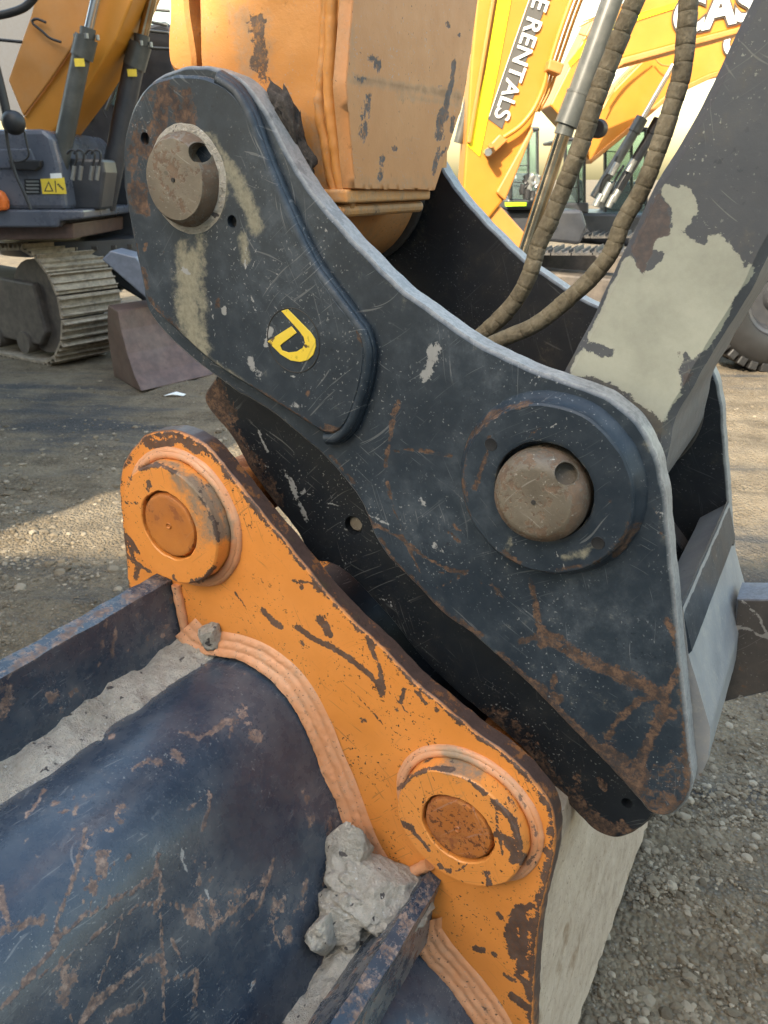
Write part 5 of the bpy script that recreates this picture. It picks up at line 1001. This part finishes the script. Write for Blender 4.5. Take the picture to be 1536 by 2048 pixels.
text('lettering', ex3, 'CASE', o_-FV*.01, x_-o_, UV-RV*.12, .37, M['white'], offset=.035, xs=1.02, shear=.12)
for px_ in ([z3(705, 100), z3(800, 60), z3(900, 20), z3(1010, -20)], [z3(690, 120), z3(760, 85), z3(860, 60)], [z3(690, 150), z3(720, 160), z3(760, 158)]): pipe('hydraulic_line', ex3, px_, 7.5, 3, M['odull'])
ex5 = thing('tracked_excavator', FZ(1200, 400, 9)*np.array([1, 1, 0]), 'orange excavator with lower plain boom and twin grey cylinders, right of the hoses', 'excavator')
slab('boom_web', ex5, [z3(1000, 245), z3(1130, 232), z3(1400, 140), z3(1600, 90), z3(1600, 250), z3(1280, 332), z3(1090, 422), z3(930, 560), z3(740, 722), z3(718, 690), z3(738, 565), z3(830, 420)], 9.0, .5, M['obright'], .015)
slab('boom_flange', ex5, [z3(1600, 246), z3(1280, 328), z3(1090, 418), z3(930, 556), z3(738, 716), z3(742, 735), z3(936, 578), z3(1096, 440), z3(1286, 350), z3(1600, 268)], 8.95, .55, M['odull'], .008)
o_, x_ = FZ(*z3(1330, 262), 8.98), FZ(*z3(1600, 190), 8.98)
text('lettering', ex5, 'CASE', o_, x_-o_, UV-RV*.12, .36, M['ink'], offset=.07, shear=.12); text('lettering', ex5, 'CASE', o_-FV*.01, x_-o_, UV-RV*.12, .36, M['white'], offset=.03, shear=.12)
for px_ in ([z3(1010, 245), z3(900, 340), z3(830, 430), z3(800, 490)], [z3(985, 262), z3(880, 350), z3(815, 440)], [z3(1020, 250), z3(1060, 290), z3(1100, 296)]): pipe('hydraulic_line', ex5, px_, 8.9, 3, M['odull'])
for k, (dx, dy, mt) in enumerate(((0, 0, 'steelgrey'), (78, 8, 'darkgrey'))):
    D = 8.7+.4*k
    rod('cylinder_rod', ex5, FZ(*z3(1112+dx, 290+dy), D), FZ(*z3(975+dx, 530+dy), D), 10, M['chrome'] if k == 0 else M['steelgrey'])
    rod('cylinder_collar', ex5, FZ(*z3(972+dx, 528+dy), D), FZ(*z3(936+dx, 592+dy), D), 25, M[mt]); rod('cylinder_tube', ex5, FZ(*z3(940+dx, 586+dy), D), FZ(*z3(758+dx, 885+dy), D), 20, M[mt])
for x, y in ((775, 900), (800, 880), (830, 905), (845, 760), (850, 880), (920, 745), (815, 850)):
    q = FZ(*z3(x, y), 8.4); tube('hose_fitting', ex5, [q-UV*.05-RV*.02, q, q+UV*.06+RV*.03], .035, M['fitting'], 10)
for px_ in ([z3(775, 895), z3(800, 800), z3(840, 750), z3(860, 700)], [z3(820, 900), z3(850, 810), z3(890, 740)], [z3(840, 900), z3(870, 830), z3(925, 745)]): pipe('hose', ex5, px_, 8.45, 5, M['rubber'])
lc = FZ(*z3(775, 577), 8.2); tube('work_lamp', ex5, [lc-FV*.05-RV*.02, lc-FV*.03, lc+FV*.06, lc+FV*.1], np.array([.07, .085, .08, .03]), M['rubber'], 20); pipe('lamp_stem', ex5, [z3(740, 560), z3(770, 545), z3(775, 560)], 8.25, 4, M['rubber'])
def cab(parent, x0, x1, y0, y1, D, lime=None):
    w_ = x1-x0; slab('cab_floor', parent, [(x0-6, y1), (x1+6, y1), (x1+6, y1+22), (x0-6, y1+22)], D, 1.2, M['darkgrey'], .02)
    slab('cab_interior', parent, [(x0+3, y0+(y1-y0)*.62), (x1-3, y0+(y1-y0)*.62), (x1-3, y1), (x0+3, y1)], D+.5, .4, M['darkgrey'], .05)
    for a, b in ((x0, x0+4), (x1-4, x1), (x0+w_*.62, x0+w_*.62+3)): slab('cab_pillar', parent, [(a, y0), (b, y0), (b, y1), (a, y1)], D-.02, .08, M['rubber'], .005)
    slab('cab_roof', parent, [(x0-2, y0-8), (x1+2, y0-8), (x1+2, y0+1), (x0-2, y0+1)], D, 1.2, M['darkgrey'], .02)
    slab('cab_window', parent, [(x0+4, y0+1), (x0+w_*.62, y0+1), (x0+w_*.62, y1), (x0+4, y1)], D, .012, M['glass'], 0)
    slab('cab_window', parent, [(x0+w_*.62+3, y0+1), (x1-4, y0+1), (x1-4, y1), (x0+w_*.62+3, y1)], D, .012, M['glass'], 0)
    slab('rear_window', parent, [(x0+4, y0+1), (x1-4, y0+1), (x1-4, y0+(y1-y0)*.6), (x0+4, y0+(y1-y0)*.6)], D+1.1, .012, M['glass'], 0)
    for k in range(3): yy = y0+(y1-y0)*(k+1)/4; pipe('window_guard_bar', parent, [(x0+4, yy), (x0+w_*.5, yy+1), (x0+w_*.62, yy)], D-.04, 2, M['rubber'])
    if lime: slab('reflective_strip', parent, lime, D-.03, .02, M['lime'], 0)
cab(ex3, 1020, 1078, 262, 398, 7.8, [z3(358, 906), z3(455, 906), z3(455, 922), z3(360, 924)])
slab('body', ex3, [(985, 420), (1165, 420), (1175, 455), (1160, 490), (985, 470)], 7.9, 1.4, M['darkgrey'], .03)
cab(ex5, 1130, 1172, 282, 405, 8.9, [z3(598, 940), z3(668, 938), z3(668, 958), z3(600, 962)])
cab(ex5, 1210, 1296, 262, 425, 9.6)
slab('body', ex5, [(1120, 424), (1330, 430), (1330, 500), (1150, 486)], 9.1, 1.4, M['darkgrey'], .03)
# clutter of small parts in front of the cabs
r1 = random.Random(3)
for k in range(16):
    q = FZ(r1.uniform(1035, 1085), r1.uniform(360, 398), 7.6); tube('hose_fitting', ex3, [q-UV*.03, q+RV*r1.uniform(-.04, .04), q+UV*.05], .02+r1.random()*.02, M['fitting'] if k % 2 else M['rubber'], 8)
tracks = ((ex3, G(1075, 700), 1.8), (ex5, G(1240, 640), 2.6))
o1 = G(1060, 640)*np.array([1, 1, 0]); track(ex3, FZ(1440, 610, 6.4)*np.array([1, 1, 0]), RV*.93-FV*.36, RV*.36+FV*.93, 3.2, .82, .55, .17, M['trackdark'])
track(ex5, FZ(1460, 560, 8.0)*np.array([1, 1, 0]), RV*.93-FV*.36, RV*.36+FV*.93, 3.2, .85, .55, .17, M['trackdark'])
# ---------------------------------------------------------------- tyre at the right edge
DT = 6.0; ty = thing('loader_tyre', FZ(1572, 745, DT)*np.array([1, 1, 0]), 'big black chunky tyre standing behind the link at the right edge', 'tyre')
tc = FZ(1572, 598, DT); RT = .565
def ring(name, prof, mat, n=64):
    V = []; Fc = []
    for r_, d in prof:
        for k in range(n): a = 2*math.pi*k/n; V.append(tc+RV*r_*math.cos(a)+UV*r_*math.sin(a)+FV*d)
    for j in range(len(prof)-1):
        for k in range(n): Fc.append((j*n+k, j*n+(k+1) % n, (j+1)*n+(k+1) % n, (j+1)*n+k))
    return mesh_obj(name, V, Fc, mat, ty, angle=40)
ring('sidewall', [(.27, .03), (.29, -.01), (.36, -.03), (.46, -.015), (.515, .02), (.53, .06), (.53, .34), (.50, .40), (.30, .40)], M['rubber'])
ring('rim', [(.001, .10), (.10, .08), (.12, .12), (.22, .12), (.25, .03), (.275, .02), (.28, .05)], M['darkgrey'])
for k in range(34):
    a = 2*math.pi*k/34; e_r = RV*math.cos(a)+UV*math.sin(a); e_t = -RV*math.sin(a)+UV*math.cos(a)
    V_, F_ = box_pts(tc+e_r*.497-e_t*.034+FV*.0, e_t*.068, e_r*.068, FV*.17); bevelled(mesh_obj('tread_lug', V_, F_, M['rubber'], ty, smooth=False), .008, 1)
    V_, F_ = box_pts(tc+e_r*.50+e_t*.018+FV*.20, e_t*.068, e_r*.065, FV*.17); mesh_obj('tread_lug', V_, F_, M['rubber'], ty, smooth=False)
